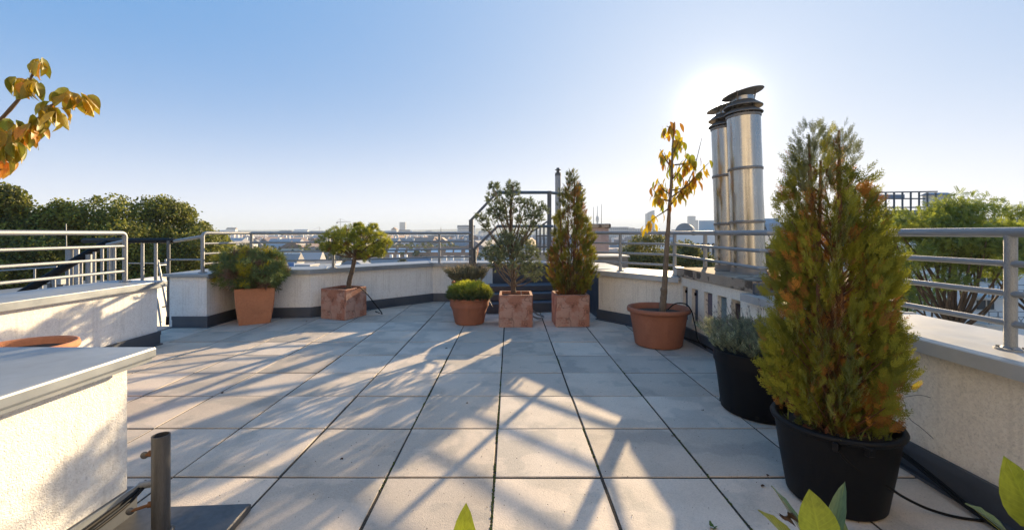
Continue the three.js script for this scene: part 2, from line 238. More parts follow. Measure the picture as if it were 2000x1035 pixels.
function parapet(name, label, pts, o = {}) {
  const t = o.t ?? 0.45, g = thing(name, label, 'parapet wall'), a = o.ext ?? [0.05, 0.05];
  part(g, 'wall', band(pts, 0, t, -0.34, UNDER - 0.005), o.mat ?? M.plaster);
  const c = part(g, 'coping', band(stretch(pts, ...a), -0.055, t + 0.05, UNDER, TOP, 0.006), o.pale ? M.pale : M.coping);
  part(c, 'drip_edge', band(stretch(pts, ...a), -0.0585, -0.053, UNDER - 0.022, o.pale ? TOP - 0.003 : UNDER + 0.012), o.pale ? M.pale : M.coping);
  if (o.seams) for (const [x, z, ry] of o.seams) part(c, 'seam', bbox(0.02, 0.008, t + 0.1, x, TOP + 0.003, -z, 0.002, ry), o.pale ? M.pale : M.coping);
  const fl = o.flash ?? 0.13, wp = pts; if (o.fpts) pts = o.fpts;
  if (fl) { const f = part(g, 'flashing', band(stretch(pts, o.fe ?? 0.012), -0.022, -0.001, -0.03, fl), M.flashing); part(f, 'flashing_strip', band(stretch(pts, o.fe ?? 0.016), -0.028, -0.023, fl - 0.035, fl + 0.006), M.flashing); part(f, 'flashing_foot', band(stretch(pts, 0.01), -0.05, -0.0225, -0.02, 0.012), M.flashing); }
  return g;
}
parapet('parapet_wall', 'white plastered parapet at the left with the cut-off railing on its coping', [[-3.62, -2.6], [-3.62, 4.4]], { ext: [0, 0.06], t: 0.46, seams: [[-3.85, 2.95, 1.5708]] });
parapet('parapet_wall', 'white angled parapet behind the two terracotta planters at the back left', [[-3.68, 5.2], [-3.68, 5.76], [-2.72, 5.84], [-1.3, 7.2], [-0.3, 7.2]], { ext: [0.05, -0.002], fpts: [[-4.07, 5.2], [-3.68, 5.2], [-3.68, 5.76], [-2.72, 5.84], [-1.3, 7.2], [-0.3, 7.2]], seams: [[-2.62, 6.12, 0.35], [-1.36, 7.3, 0.3]] });
{
  const pts = [[-0.3, 7.2], [1.1, 7.2], [1.17, 5.72]], g = thing('parapet_wall', 'dark sheet-metal clad parapet in the middle behind the juniper', 'parapet wall');
  part(g, 'wall', band(pts, 0, 0.42, -0.34, UNDER - 0.005), M.darkSheet);
  part(g, 'coping', band([[-0.3, 7.2], [1.1, 7.2], [1.16, 5.9]], -0.04, 0.46, UNDER, TOP, 0.006), M.coping);
  for (const x of [-0.1, 0.36, 0.82]) part(g, 'seam', box(0.012, 0.56, 0.02, x, 0.3, -7.195), M.darkSheet);
}
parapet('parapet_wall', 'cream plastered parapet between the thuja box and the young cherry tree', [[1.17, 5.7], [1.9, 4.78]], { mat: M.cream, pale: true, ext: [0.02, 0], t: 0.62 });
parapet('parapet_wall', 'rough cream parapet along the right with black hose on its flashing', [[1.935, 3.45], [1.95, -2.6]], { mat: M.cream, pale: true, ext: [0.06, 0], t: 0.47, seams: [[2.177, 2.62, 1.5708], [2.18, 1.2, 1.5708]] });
{ // the low block at the lower left
  const g = thing('low_wall', 'sunlit rough white block in the left foreground under a grey metal cover', 'low wall');
  part(g, 'wall', prism([[-2.7, -0.8], [-1.503, -0.8], [-1.503, 1.683], [-2.7, 1.683]], -0.34, 0.628, 0.004), M.plaster);
  const c = part(g, 'coping', prism([[-2.76, -0.8], [-1.432, -0.8], [-1.432, 1.735], [-2.76, 1.735]], 0.634, 0.678, 0.009), M.coping);
  part(c, 'drip_edge', prism([[-1.452, -0.8], [-1.440, -0.8], [-1.440, 1.727], [-1.452, 1.727]], 0.622, 0.64), M.coping);
  const f = part(g, 'flashing', prism([[-1.5, -0.8], [-1.478, -0.8], [-1.478, 1.70], [-2.7, 1.70], [-2.7, 1.684], [-1.5, 1.684]], -0.03, 0.135), M.flashing);
  part(f, 'flashing_strip', prism([[-1.4775, -0.8], [-1.472, -0.8], [-1.472, 1.702], [-1.4775, 1.702]], 0.105, 0.142), M.coping);
}
{ // flue housing with the little doors
  const g = thing('flue_housing', 'masonry flue housing with small inspection doors under a weathered concrete slab', 'flue housing');
  const dx = (z) => lerp(1.965, 1.895, (z - 3.4) / 1.4);
  const doors = [[1334, 1344, 566, 620], [1352, 1364, 571, 630], [1376, 1392, 579, 640], [1402, 1420, 586, 646], [1429, 1447, 594, 640]];
  const zOf = (px) => { let z = 4; for (let i = 0; i < 30; i++) z = dx(z) * F / (px - CX); return z; };
  // front wall with real openings: piers between them, lintel above, sill below
  const lo = 0.19, hi = 0.56, edges = doors.map(([a, b]) => [zOf(b) , zOf(a)]).reverse();      // near to far
  const seg = [], P = (z0, z1, y0, y1, d = 0.12) => prism([[dx(z0), z0], [dx(z1), z1], [dx(z1) + d, z1], [dx(z0) + d, z0]], y0, y1);
  let z = 3.452; const list = edges.map((e) => e);
  for (const [a, b] of list) { seg.push(P(z, a, lo, hi)); z = b; }
  seg.push(P(z, 4.80, lo, hi), P(3.452, 4.80, hi, 0.654), P(3.452, 4.80, -0.34, lo), prism([[dx(3.452) + 0.12, 3.452], [dx(4.8) + 0.12, 4.8], [3.0, 4.8], [3.0, 3.452]], -20, 0.654));
  part(g, 'wall', seg, M.cream);
  list.forEach(([a, b], i) => { const k = 4 - i, d = part(g, 'inspection_door', prism([[dx(a) + 0.035, a + 0.003], [dx(b) + 0.035, b - 0.003], [dx(b) + 0.05, b - 0.003], [dx(a) + 0.05, a + 0.003]], lo + 0.003, hi - (k === 4 ? 0.04 : 0.02)), M.hatch[k]); if (k < 4) part(d, 'door_catch', box(0.02, 0.03, 0.02, dx((a + b) / 2) + 0.028, (k < 2 ? 0.5 : 0.36), -(k < 2 ? b - 0.02 : a + 0.03)), M.black); });
  const c = part(g, 'cover_slab', prism([[dx(3.4) - 0.025, 3.44], [dx(4.8) - 0.02, 4.84], [3.1, 4.90], [3.1, 3.42]], 0.657, 0.752, 0.006), M.capStone);
  part(g, 'flashing', prism([[dx(3.45) - 0.03, 3.45], [dx(4.8) - 0.03, 4.79], [dx(4.8) - 0.001, 4.79], [dx(3.45) - 0.001, 3.45]], -0.03, 0.13), M.flashing);
  part(g, 'corner_sheet', bbox(0.09, 0.10, 0.12, 1.93, 0.70, -4.92, 0.004), M.coping);
}
{ // raised metal upstand where the right coping meets the housing
  const g = thing('metal_upstand', 'dark folded metal upstand on the coping below the flue slab', 'metal flashing');
  part(g, 'sheet', bbox(0.46, 0.085, 0.025, 2.17, 0.693, -3.425, 0.004), M.flashing);
  part(g, 'lip', bbox(0.46, 0.012, 0.05, 2.17, 0.654, -3.40, 0.003), M.flashing);
}
{ // stepped sheet metal in the recess
  const g = thing('sheet_metal_steps', 'dark folded sheet-metal steps on the floor behind the stone planters', 'roof steps', [0.35, 0, -6.55], 0.16);
  part(g, 'step', bbox(1.5, 0.14, 0.75, 0, 0.07, 0, 0.006), M.darkSheet); part(g, 'step', bbox(1.5, 0.10, 0.55, 0.05, 0.192, -0.12, 0.006), M.flashing); part(g, 'step', bbox(1.46, 0.09, 0.36, 0.08, 0.29, -0.24, 0.006), M.flashing);
}

// ------------------------------------------------------------------ railings
const HR = [1.139, 1.008, 0.882, 0.757];
function railing(name, label, path, posts, o = {}) {
  const g = thing(name, label, 'railing');
  HR.forEach((y, k) => {
    if (o.skip?.includes(k)) return;
    const r = k ? 0.0135 : 0.021, pp = (o.paths?.[k] ?? path), list = [];
    const P = pp.map(([x, z]) => V(x, y, -z));
    for (let i = 0; i < P.length - 1; i++) { const a = P[i].clone(), b = P[i + 1].clone(); if (!k && o.bend0 && i === 0) a.lerp(b, 0.05 / a.distanceTo(b)); if (!k && o.bend1 && i === P.length - 2) b.lerp(a, 0.05 / a.distanceTo(b)); list.push(cyl(a, b, r, r, 14)); if (i) list.push(ball(P[i], r, 14)); }
    const bend = (end, next) => { const a = V(end.x, y - 0.05, end.z), b = end.clone().lerp(next, 0.05 / end.distanceTo(next)); list.push(new THREE.TubeGeometry(new THREE.QuadraticBezierCurve3(a, end, b), 8, r, 14)); };
    if (!k && o.bend0) bend(P[0], P[1]); if (!k && o.bend1) bend(P[P.length - 1], P[P.length - 2]);
    part(g, k ? 'rail' : 'handrail', list, M.galv);
  });
  posts.forEach(([x, z, y0 = TOP, r = 0.021], i) => {
    const down = (o.bend0 && i === 0) || (o.bend1 && i === posts.length - 1) ? 0.05 : 0.01;
    const p = part(g, 'post', cyl(V(x, y0, -z), V(x, HR[0] - down, -z), r, r, 14), M.galv);
    part(p, 'base_plate', [cyl(V(x, y0, -z), V(x, y0 + 0.007, -z), 0.05, 0.05, 20), cyl(V(x, y0 + 0.007, -z), V(x, y0 + 0.014, -z), 0.03, 0.024, 16), ...[0, 1, 2, 3].map((q) => cyl(V(x + 0.037 * Math.cos(q * 1.571 + 0.7), y0, -z + 0.037 * Math.sin(q * 1.571 + 0.7)), V(x + 0.037 * Math.cos(q * 1.571 + 0.7), y0 + 0.015, -z + 0.037 * Math.sin(q * 1.571 + 0.7)), 0.006, 0.006, 6))], M.galv);
  });
  return g;
}
railing('railing', 'galvanised tube railing on the left parapet ending in a rounded corner', [[-3.87, -2.55], [-3.87, 4.31]], [[-3.87, 0.2], [-3.87, 2.2], [-3.87, 4.31]], { bend1: true });
railing('railing', 'galvanised tube railing along the angled back left parapet', [[-3.8, 5.3], [-3.62, 6.0], [-2.5, 6.06], [-1.14, 6.88], [-0.64, 6.98]].map(([x, z]) => [x, z]), [[-3.8, 5.3], [-3.62, 6.0], [-2.5, 6.06], [-1.14, 6.88]], { bend0: true });
railing('railing', 'galvanised tube railing on the cream parapet left of the steel flues', [[0.95, 5.95], [1.42, 5.55], [1.935, 5.06]], [[1.42, 5.55], [1.935, 5.06]]);
railing('railing', 'galvanised tube railing passing the steel flues and running along the right', [[1.935, 5.06], [1.80, 3.1], [2.085, 3.22], [2.12, -2.55]], [[2.085, 3.22], [2.097, 1.80], [2.11, 0.2]], { skip: [3], paths: { 0: [[1.935, 5.06], [1.93, 3.22], [2.085, 3.2], [2.12, -2.55]] } });
{ const g = scene.children[scene.children.length - 1]; part(g, 'rail', cyl(V(2.087, HR[3], -3.2), V(2.12, HR[3], 2.55), 0.0135, 0.0135, 14), M.galv); const pp = at(1378, 516, 4.85); part(g, 'post', [cyl(V(pp.x, 0.752, pp.z), V(pp.x, HR[0], pp.z), 0.022, 0.022, 12)], M.galv); part(g, 'bracket', cyl(V(pp.x, HR[0], pp.z), V(1.935, HR[0], -4.9), 0.012, 0.012, 8), M.galv); for (const z of [4.55, 4.05]) part(g, 'rail_sleeve', cyl(V(1.934, HR[0], -z), V(1.934, HR[0], -z + 0.03), 0.027, 0.027, 14), M.galv); }

// ------------------------------------------------------------------ steel flues
function flue(label, x, z, lean, h) {
  const g = thing('steel_flue', label, 'chimney flue', [x, 0.752, -z], 0, 'stainless flues on the concrete slab'); g.rotation.z = lean;
  const r = 0.148;
  for (let k = 0, y = 0; k < 3; k++) { const hh = h / 3; const s = part(g, 'pipe_section', lathe([[r, y], [r, y + hh * 0.25], [r - 0.0015, y + hh * 0.5], [r, y + hh * 0.8], [r, y + hh - 0.02], [r + 0.004, y + hh - 0.018], [r + 0.004, y + hh - 0.002], [r - 0.001, y + hh - 0.001]], 48), M.steel); s.rotation.y = k * 1.3; part(g, 'clamp_band', lathe([[r + 0.002, y + hh - 0.03], [r + 0.007, y + hh - 0.027], [r + 0.007, y + hh - 0.006], [r + 0.002, y + hh - 0.003]], 48), M.steelDark); y += hh; }
  part(g, 'base_collar', lathe([[r + 0.018, 0.002], [r + 0.016, 0.012], [r + 0.007, 0.02], [r + 0.005, 0.06], [r, 0.062]], 40), M.steelDark);
  part(g, 'inner_pipe', lathe([[0.10, h - 0.02], [0.10, h + 0.17], [0.095, h + 0.17], [0.095, h]], 32), M.steel);
  for (const [y, rr2] of [[h + 0.005, 0.17], [h + 0.07, 0.17]]) part(g, 'louvre_ring', lathe([[0.10, y + 0.065], [rr2, y + 0.012], [rr2 + 0.003, y + 0.006], [rr2, y], [rr2 - 0.006, y + 0.004], [0.09, y + 0.055]], 40), M.steelDark);
  const hat = part(g, 'rain_hat', lathe([[0.001, 0.03], [0.10, 0.02], [0.185, 0.004], [0.188, 0], [0.183, -0.004], [0.10, 0.008], [0.001, 0.016]], 44), M.steelDark); hat.position.set(0, h + 0.205, 0); hat.rotation.set(-0.06, 0, 0.17);
  for (let k = 0; k < 3; k++) { const a = k * 2.094 + 0.4; part(g, 'hat_strut', cyl(V(0.095 * Math.cos(a), h + 0.13, 0.095 * Math.sin(a)), V(0.12 * Math.cos(a), h + 0.235 + 0.018 * Math.cos(a), 0.12 * Math.sin(a)), 0.007, 0.007, 6), M.steelDark); }
  return g;
}
flue('brushed steel flue pipe nearer the camera with a thin lightning rod beside it', 2.315, 4.17, 0.035, 1.53);
flue('brushed steel flue pipe half hidden behind its neighbour, against the sun', 2.325, 4.52, 0.035, 1.50);
{ const g = thing('lightning_rod', 'thin bent grounding wire running down the right side of the steel flue', 'wire'); part(g, 'wire', tube([at(1466, 216, 4.17), at(1474, 217, 4.15), at(1479, 225, 4.12), at(1482, 330, 4.1), at(1488, 420, 4.1), at(1506, 470, 4.05), at(1515, 500, 4.0), at(1518, 540, 3.95)], 0.005, 6, 60), M.frame); }

// ------------------------------------------------------------------ guard frame in the middle and what stands behind it
{
  const g = thing('steel_guard_frame', 'dark steel guard frame with slanted bars behind the juniper', 'steel frame');
  const q = (a, b, r = 0.022) => { const d = b.clone().sub(a), s = new THREE.BoxGeometry(r * 2, d.length(), r * 1.5); s.applyQuaternion(new THREE.Quaternion().setFromUnitVectors(V(0, 1, 0), d.normalize())); return s.translate((a.x + b.x) / 2, (a.y + b.y) / 2, (a.z + b.z) / 2); };
  const zl = 7.0, zr = 7.75, A = (x, y) => at(x, y, zl), B = (x, y) => at(x, y, zr);
  part(g, 'post', q(A(920, 429), V(A(920, 0).x, TOP, -zl), 0.034), M.frame); part(g, 'post', q(B(1073, 373), B(1073, 512), 0.036), M.frame);
  part(g, 'bar', q(A(920, 430), at(971, 376, zl + 0.1), 0.02), M.frame); part(g, 'bar', q(at(970, 376, zl + 0.1), B(1073, 376), 0.022), M.frame); part(g, 'bar', q(B(1073, 376), at(1124, 382, 8.3), 0.022), M.frame);
  part(g, 'bar', q(at(922, 491, zl + 0.1), at(972, 442, zl + 0.15), 0.02), M.frame); part(g, 'bar', q(at(971, 442, zl + 0.15), at(1080, 442, zr), 0.02), M.frame); part(g, 'bar', q(at(924, 487, zl + 0.1), at(924, 520, zl + 0.1), 0.05), M.frame);
  const s = thing('stair_railing', 'small dark railing with thin balusters sloping up behind the juniper', 'railing');
  const C = (x, y) => at(x, y, 8.6);
  part(s, 'handrail', [q(C(1036, 455), C(1088, 420), 0.016)], M.frame); part(s, 'handrail', q(C(1048, 461), C(1082, 461), 0.012), M.frame); part(s, 'handrail', q(C(1048, 482), C(1082, 482), 0.014), M.frame);
  for (const x of [1048, 1055, 1062.5, 1070, 1083]) part(s, 'baluster', q(C(x, 447 - (x - 1048) * 0.66), C(x, 498), 0.016), M.frame);
  const w = thing('roof_upstand', 'grey rendered roof upstand behind the small stair railing', 'roof wall'); part(w, 'wall', boxUV(box(1.1, 1.3, 0.6, 0.68, 0.06, -9.2)), M.coping); part(w, 'coping', bbox(1.16, 0.04, 0.66, 0.68, 0.73, -9.2), M.coping);
  const w2 = thing('roof_upstand', 'blue-grey metal roof upstand right of the conical thuja in the box', 'roof wall'); const c2 = at(1188, 518, 9.0); part(w2, 'wall', boxUV(box(0.62, 1.2, 0.8, c2.x, 0.66 - 0.6, c2.z)), M.flashing); part(w2, 'coping', bbox(0.68, 0.03, 0.86, c2.x, 0.675, c2.z), M.coping);
  const st = thing('chimney_stack', 'old reddish brick chimney stack with a brown cap right of the conical thuja', 'chimney'); const cs = at(1166, 470, 13), bm = std({ color: RGB(0.47, 0.36, 0.33), map: T.clay, bumpMap: T.plasterBump, bumpScale: 0.01, roughness: 0.95 });
  part(st, 'shaft', boxUV(box(0.56, 3.2, 0.7, cs.x, -0.31, cs.z)), bm); part(st, 'cap', bbox(0.66, 0.13, 0.82, cs.x, 1.355, cs.z, 0.02), M.capStone);
}
function smallFlue(label, px, top, half, Z, caps) {
  const p = at(px, top, Z), r = half / F * Z, g = thing('roof_flue', label, 'chimney flue'), h = p.y + 1.2;
  part(g, 'pipe', cyl(V(p.x, p.y - h, p.z), p, r, r, 20), M.galv); part(g, 'collar', cyl(V(p.x, p.y - 0.03, p.z), V(p.x, p.y + 0.02, p.z), r * 1.08, r * 1.02, 20), M.frame);
  part(g, 'inner_pipe', cyl(p, V(p.x, p.y + caps * 0.075, p.z), r * 0.55, r * 0.55, 14), M.frame);
  for (let k = 0; k < caps; k++) part(g, 'rain_hat', lathe([[0.001, 0.03], [r * 1.1, 0], [r * 1.1, -0.006], [0.001, 0.02]], 20), M.frame).position.set(p.x, p.y + 0.035 + k * 0.07, p.z);
}
smallFlue('slim grey flue with stacked caps behind the tip of the conical thuja', 1090, 341, 5.6, 9.6, 2);
smallFlue('second grey flue partly hidden by the conical thuja, with a flat hat', 1132, 378, 7, 9.4, 3);
// ------------------------------------------------------------------ stair and ladder at the left
{
  const g = thing('stair_railing', 'black-capped curved stair railing with grey balusters behind the left parapet', 'railing');
  part(g, 'handrail', [cyl(at(340, 470, 5.45), at(250, 470, 5.7), 0.034, 0.034, 12), cyl(at(250, 470, 5.7), at(162, 470, 6.3), 0.034, 0.034, 12)], M.black);
  part(g, 'handrail', [tube([at(226, 468, 6.0), at(200, 479, 5.9), at(150, 507, 5.7), at(100, 537, 5.5), at(30, 580, 5.3)], 0.05, 10, 40)], M.black);
  part(g, 'handrail', cyl(at(208, 478, 5.7), at(244, 470, 5.4), 0.02, 0.02, 10), M.alu);
  const bal = (x, y0, y1, Z, r = 0.02) => part(g, 'baluster', cyl(at(x, y0, Z), at(x, y1, Z), r, r, 10), M.galv);
  bal(277, 474, 560, 5.62); bal(303, 474, 560, 5.56); for (const [x, y] of [[222, 484], [217, 484], [211, 484], [198, 486], [183, 492], [172, 497], [157, 512], [131, 525], [104, 545], [79, 552]]) bal(x, y, 590, 5.75, x === 172 ? 0.034 : 0.018);
  const p = part(g, 'post', cyl(at(328, 470, 5.42), at(328, 632, 5.42), 0.019, 0.019, 12), M.frame); part(p, 'foot', cyl(at(328, 618, 5.42), at(328, 634, 5.42), 0.027, 0.03, 12), M.black);
  part(g, 'rail', cyl(at(338, 471, 5.45), at(394, 462, 5.3), 0.02, 0.02, 10), M.alu); part(g, 'rail', cyl(at(328, 507, 5.42), at(394, 507, 5.3), 0.011, 0.011, 8), M.galv); part(g, 'rail', cyl(at(330, 548, 5.42), at(345, 548, 5.4), 0.011, 0.011, 8), M.galv); part(g, 'rail', cyl(at(240, 514, 6.2), at(330, 514, 5.6), 0.008, 0.008, 8), M.galv);
  part(g, 'rail', cyl(at(-20, 530, 7), at(110, 521, 7), 0.012, 0.012, 8), M.galv); part(g, 'rail', cyl(at(66, 524, 7), at(66, 560, 7), 0.014, 0.014, 8), M.galv);
  const l = thing('ladder', 'leaning aluminium ladder in the gap between the two left parapets', 'ladder');
  const a0 = at(307, 508, 5.75), a1 = at(327, 612, 5.55), b0 = at(322, 507, 5.9), b1 = at(342, 612, 5.7);
  part(l, 'stile', cyl(a0, a1.clone().lerp(a0, -0.4), 0.014, 0.014, 8), M.alu); part(l, 'stile', cyl(b0, b1.clone().lerp(b0, -0.4), 0.014, 0.014, 8), M.alu);
  for (let k = 0; k < 6; k++) part(l, 'rung', cyl(a0.clone().lerp(a1, 0.1 + k * 0.24), b0.clone().lerp(b1, 0.1 + k * 0.24), 0.01, 0.01, 8), M.alu);
  const pl = thing('pole', 'loose aluminium pole leaning beside the ladder in the gap', 'pole'); part(pl, 'shaft', cyl(at(302, 560, 5.7), at(314, 640, 5.5), 0.013, 0.013, 8), M.alu);
  const sp = thing('support_bracket', 'small bent bracket of bars clipped to the dark post in the gap', 'bracket'); for (const [x0, y0, x1, y1] of [[306, 562, 330, 556], [316, 600, 332, 596]]) part(sp, 'bar', cyl(at(x0, y0, 5.5), at(x1, y1, 5.45), 0.008, 0.008, 6), M.rust);
  const w = thing('neighbour_wall', 'sunlit white stairwell wall seen through the gap in the left parapets', 'wall'); part(w, 'wall', prism([[-5.32, 5.5], [-5.22, 9.2], [-5.5, 9.2], [-5.6, 5.5]], -8, 0.46), M.plaster);
  const sill = thing('metal_sill', 'flat metal sill on the floor of the gap between the left parapets', 'metal sill'); part(sill, 'sheet', bbox(0.5, 0.05, 0.86, -4.34, -0.018, -4.8, 0.004), M.coping);
  const rf = thing('roof_flue', 'pale twin roof vent pipe standing behind the left railing', 'chimney flue');
  for (const [x, r, m] of [[136, 7, M.galv], [148.5, 4.2, M.alu]]) part(rf, 'pipe', cyl(at(x, 484, 8.2), at(x, 600, 8.2), r / F * 8.2, r / F * 8.2, 18), m); part(rf, 'pipe_cap', cyl(at(142, 484, 8.2), at(142, 481, 8.2), 0.13, 0.11, 20), M.galv);
  const an = thing('antenna_rod', 'thin vertical rod rising above the left railing in front of the trees', 'antenna'); part(an, 'rod', cyl(at(127.5, 437, 8.4), at(130, 600, 8.4), 0.007, 0.01, 6), M.alu);
  const rl = thing('lower_roof', 'flat grey lower roof beyond the left parapet', 'roof'); part(rl, 'sheet', box(9, 0.3, 9, -9.4, -0.55, -9.6), M.coping);
  for (const [x, y, w1] of [[97, 548, 6], [115, 550, 9]]) { const v = thing('roof_vent', x < 100 ? 'small square roof vent on the lower roof, left one' : 'small square roof vent on the lower roof, right one', 'roof vent'); const c = at(x, y, 8); part(v, 'body', bbox(w1 * 2 / F * 8, 0.1, 0.12, c.x, c.y, c.z), M.alu); part(v, 'foot', box(0.06, 0.6, 0.06, c.x, c.y - 0.34, c.z), M.frame); }
}

// ------------------------------------------------------------------ foliage pieces
function fromTris(q, nrm) { const g = new THREE.BufferGeometry(); g.setAttribute('position', new THREE.Float32BufferAttribute(q, 3)); if (nrm) g.setAttribute('normal', new THREE.Float32BufferAttribute(nrm, 3)); else g.computeVertexNormals(); return g; }
function blade(q, a, d, side, len, w, bend = 0) { // a pointed little leaf, two triangles
  const m = a.clone().addScaledVector(d, len * 0.45), l = m.clone().addScaledVector(side, -w), r = m.clone().addScaledVector(side, w), e = a.clone().addScaledVector(d, len); e.y += bend * len;
  q.push(...a.toArray(), ...r.toArray(), ...l.toArray(), ...l.toArray(), ...r.toArray(), ...e.toArray());
}
const rdir = () => { const z = rr(-1, 1), a = R() * 6.2832, s = Math.sqrt(1 - z * z); return V(s * Math.cos(a), z, s * Math.sin(a)); };
function pineTuft(n) { const q = []; for (let i = 0; i < n; i++) { const d = rdir(); d.y = Math.abs(d.y) * 0.9 + 0.25; d.normalize(); const s = V(0, 1, 0).cross(d).normalize().applyAxisAngle(d, R() * 3); blade(q, V(0, rr(-0.3, 0.3), 0), d, s, rr(0.7, 1.15), 0.045); } return fromTris(q); }
function thujaSpray() { // a flat fan of scaly twigs
  const q = [], Z0 = V(0, 0, 1), w = 0.017, put = (o, d, l, k) => blade(q, o, d, Z0.clone().cross(d).normalize(), l, w * k), fan = (o, dir, len, lev) => {
    put(o, dir, len, lev ? 1 : 1.3); const n = lev ? 4 : 8;
    for (let i = 1; i < n; i++) for (const sg of [-1, 1]) { const t = (i + rr(-0.3, 0.3)) / n, p = o.clone().addScaledVector(dir, len * t), d = dir.clone().applyAxisAngle(Z0, sg * rr(0.45, 0.8)); d.z += rr(-0.3, 0.3); d.normalize(); const l = len * (1 - t * 0.7) * (lev ? 0.42 : 0.5) * rr(0.7, 1.1); if (lev || i > 5) put(p, d, l, 1.1); else fan(p, d, l, 1); }
  };
  fan(V(0, 0, 0), V(0, 1, 0), 1, 0); return fromTris(q);
}
function juniperSpray() { const q = []; for (let b = 0; b < 5; b++) { const d = rdir(); d.y = Math.abs(d.y) + 0.6; d.normalize(); const len = rr(0.6, 1); for (let i = 0; i < 9; i++) { const t = i / 9, p = d.clone().multiplyScalar(len * t), e = rdir().multiplyScalar(0.75).add(d).normalize(); blade(q, p, e, V(0.3, 0.2, 1).cross(e).normalize(), 0.30 * (1 - t * 0.4), 0.05); } } return fromTris(q); }
function heatherSprig() { const q = []; for (let b = 0; b < 4; b++) { const d = V(rr(-0.35, 0.35), 1, rr(-0.35, 0.35)).normalize(), len = rr(0.7, 1), o = V(rr(-0.15, 0.15), 0, rr(-0.15, 0.15)); for (let i = 0; i < 8; i++) { const a = i * 2.4 + b, e = V(Math.cos(a) * 0.7, 0.9, Math.sin(a) * 0.7).normalize(); blade(q, o.clone().addScaledVector(d, len * i / 8), e, V(-Math.sin(a), 0, Math.cos(a)), 0.27, 0.032); } } return fromTris(q); }
function leafCluster(n, spread = 0.8, w = 0.2) { const q = []; for (let i = 0; i < n; i++) { const o = rdir().multiplyScalar(spread * Math.cbrt(R())), d = rdir(); d.y = d.y * 0.6 - 0.15; d.normalize(); const s = V(0, 1, 0).cross(d).normalize().applyAxisAngle(d, rr(-0.9, 0.9)); blade(q, o, d, s, rr(0.35, 0.55), w * rr(0.8, 1.1)); } return fromTris(q); }
function pinnate() { const q = []; const d = V(1, 0, 0); for (let i = 0; i < 9; i++) for (const s of [-1, 1]) { const t = 0.1 + i / 10, p = V(t, -0.25 * t * t, 0), e = V(0.45, -0.1, s).normalize(); blade(q, p, e, V(-s * 0.9, 0, 0.45).normalize(), 0.24, 0.05); } return fromTris(q); }
setSeed(31);
const G = { tuft: [pineTuft(26), pineTuft(30)], thuja: thujaSpray(), thuja2: thujaSpray(), juni: juniperSpray(), heather: heatherSprig(), cluster: leafCluster(9), cluster2: leafCluster(7, 0.9, 0.24), pinnate: pinnate() };
const white = { t: leafMat(1, 1, 1, 0.42, 0.8), soft: leafMat(1, 1, 1, 0.6, 0.8), dull: leafMat(1, 1, 1, 0.22, 0.9) };
const D = new THREE.Object3D();
function scatter(parent, name, geo, mat, list) {            // list of [position, direction, size, colour, twist]
  const m = new THREE.InstancedMesh(geo, mat, list.length), q = new THREE.Quaternion();
  list.forEach(([p, d, s, c, tw = 0], i) => { D.position.copy(p); D.quaternion.setFromUnitVectors(V(0, 1, 0), d).multiply(q.setFromAxisAngle(V(0, 1, 0), tw)); D.scale.setScalar(s); D.updateMatrix(); m.setMatrixAt(i, D.matrix); m.setColorAt(i, c); });
  m.name = name; m.castShadow = m.receiveShadow = true; m.userData.kind = 'stuff'; parent.add(m); return m;
}
const tint = (a, b, t, k = 1) => RGB(lerp(a[0], b[0], t) * k, lerp(a[1], b[1], t) * k, lerp(a[2], b[2], t) * k);

// ------------------------------------------------------------------ pots
function roundPot(g, rTop, rBot, h, m, o = {}) {
  const lip = o.lip ?? 0.035, out = o.out ?? 0.022, w = 0.018;
  const p = part(g, 'pot', lathe([[0.001, 0.004], [rBot - 0.01, 0.003], [rBot, 0.012], [lerp(rBot, rTop - out, 0.5) + 0.003, h * 0.5], [rTop - out, h - lip - (o.band ? 0.075 : 0)], ...(o.band ? [[rTop - out + 0.006, h - lip - 0.07]] : []), [rTop - out + (o.band ? 0.006 : 0), h - lip], [rTop - 0.004, h - lip + 0.004], [rTop, h - lip * 0.5], [rTop - 0.006, h - 0.003], [rTop - 0.018, h], [rTop - w - out * 0.6, h - 0.012], [rTop - w - out - 0.004, h - 0.07], [rBot - w, 0.08]], 56), m);
  part(g, 'soil', new THREE.CircleGeometry(rTop - out - w + 0.004, 28).rotateX(-Math.PI / 2).translate(0, h - (o.deep ?? 0.045), 0), M.soil);
  return p;
}
function boxPot(g, w, h, m, wall = 0.032, taper = 0, bulge = 0) {
  const ring = (s, y, c) => { const a = s / 2; return [[-a + c, y, a], [a - c, y, a], [a, y, a - c], [a, y, -a + c], [a - c, y, -a], [-a + c, y, -a], [-a, y, -a + c], [-a, y, a - c]]; };
  const q = [], rows = [], c = 0.012, n = 8;
  rows.push(ring(0.02, 0.002, 0.002)); for (let i = 0; i <= n; i++) { const t = i / n; rows.push(ring(w - taper * (1 - t) + bulge * Math.sin(t * Math.PI) , 0.004 + (h - 0.012) * t, c)); } rows.push(ring(w - 0.012, h, c), ring(w - wall * 2, h, c * 0.5), ring(w - wall * 2 - taper * 0.3, h - 0.12, c * 0.5), ring(0.02, h - 0.12, 0.002));
  for (let i = 0; i < rows.length - 1; i++) for (let k = 0; k < 8; k++) { const j = (k + 1) % 8, a = rows[i][k], b = rows[i][j], d = rows[i + 1][j], e = rows[i + 1][k]; q.push(...a, ...b, ...d, ...a, ...d, ...e); }
  const gg = boxUV(fromTris(q)); part(g, 'pot', gg, m);
  part(g, 'soil', new THREE.PlaneGeometry(w - wall * 2 - 0.004, w - wall * 2 - 0.004).rotateX(-Math.PI / 2).translate(0, h - 0.035, 0), M.soil);
}

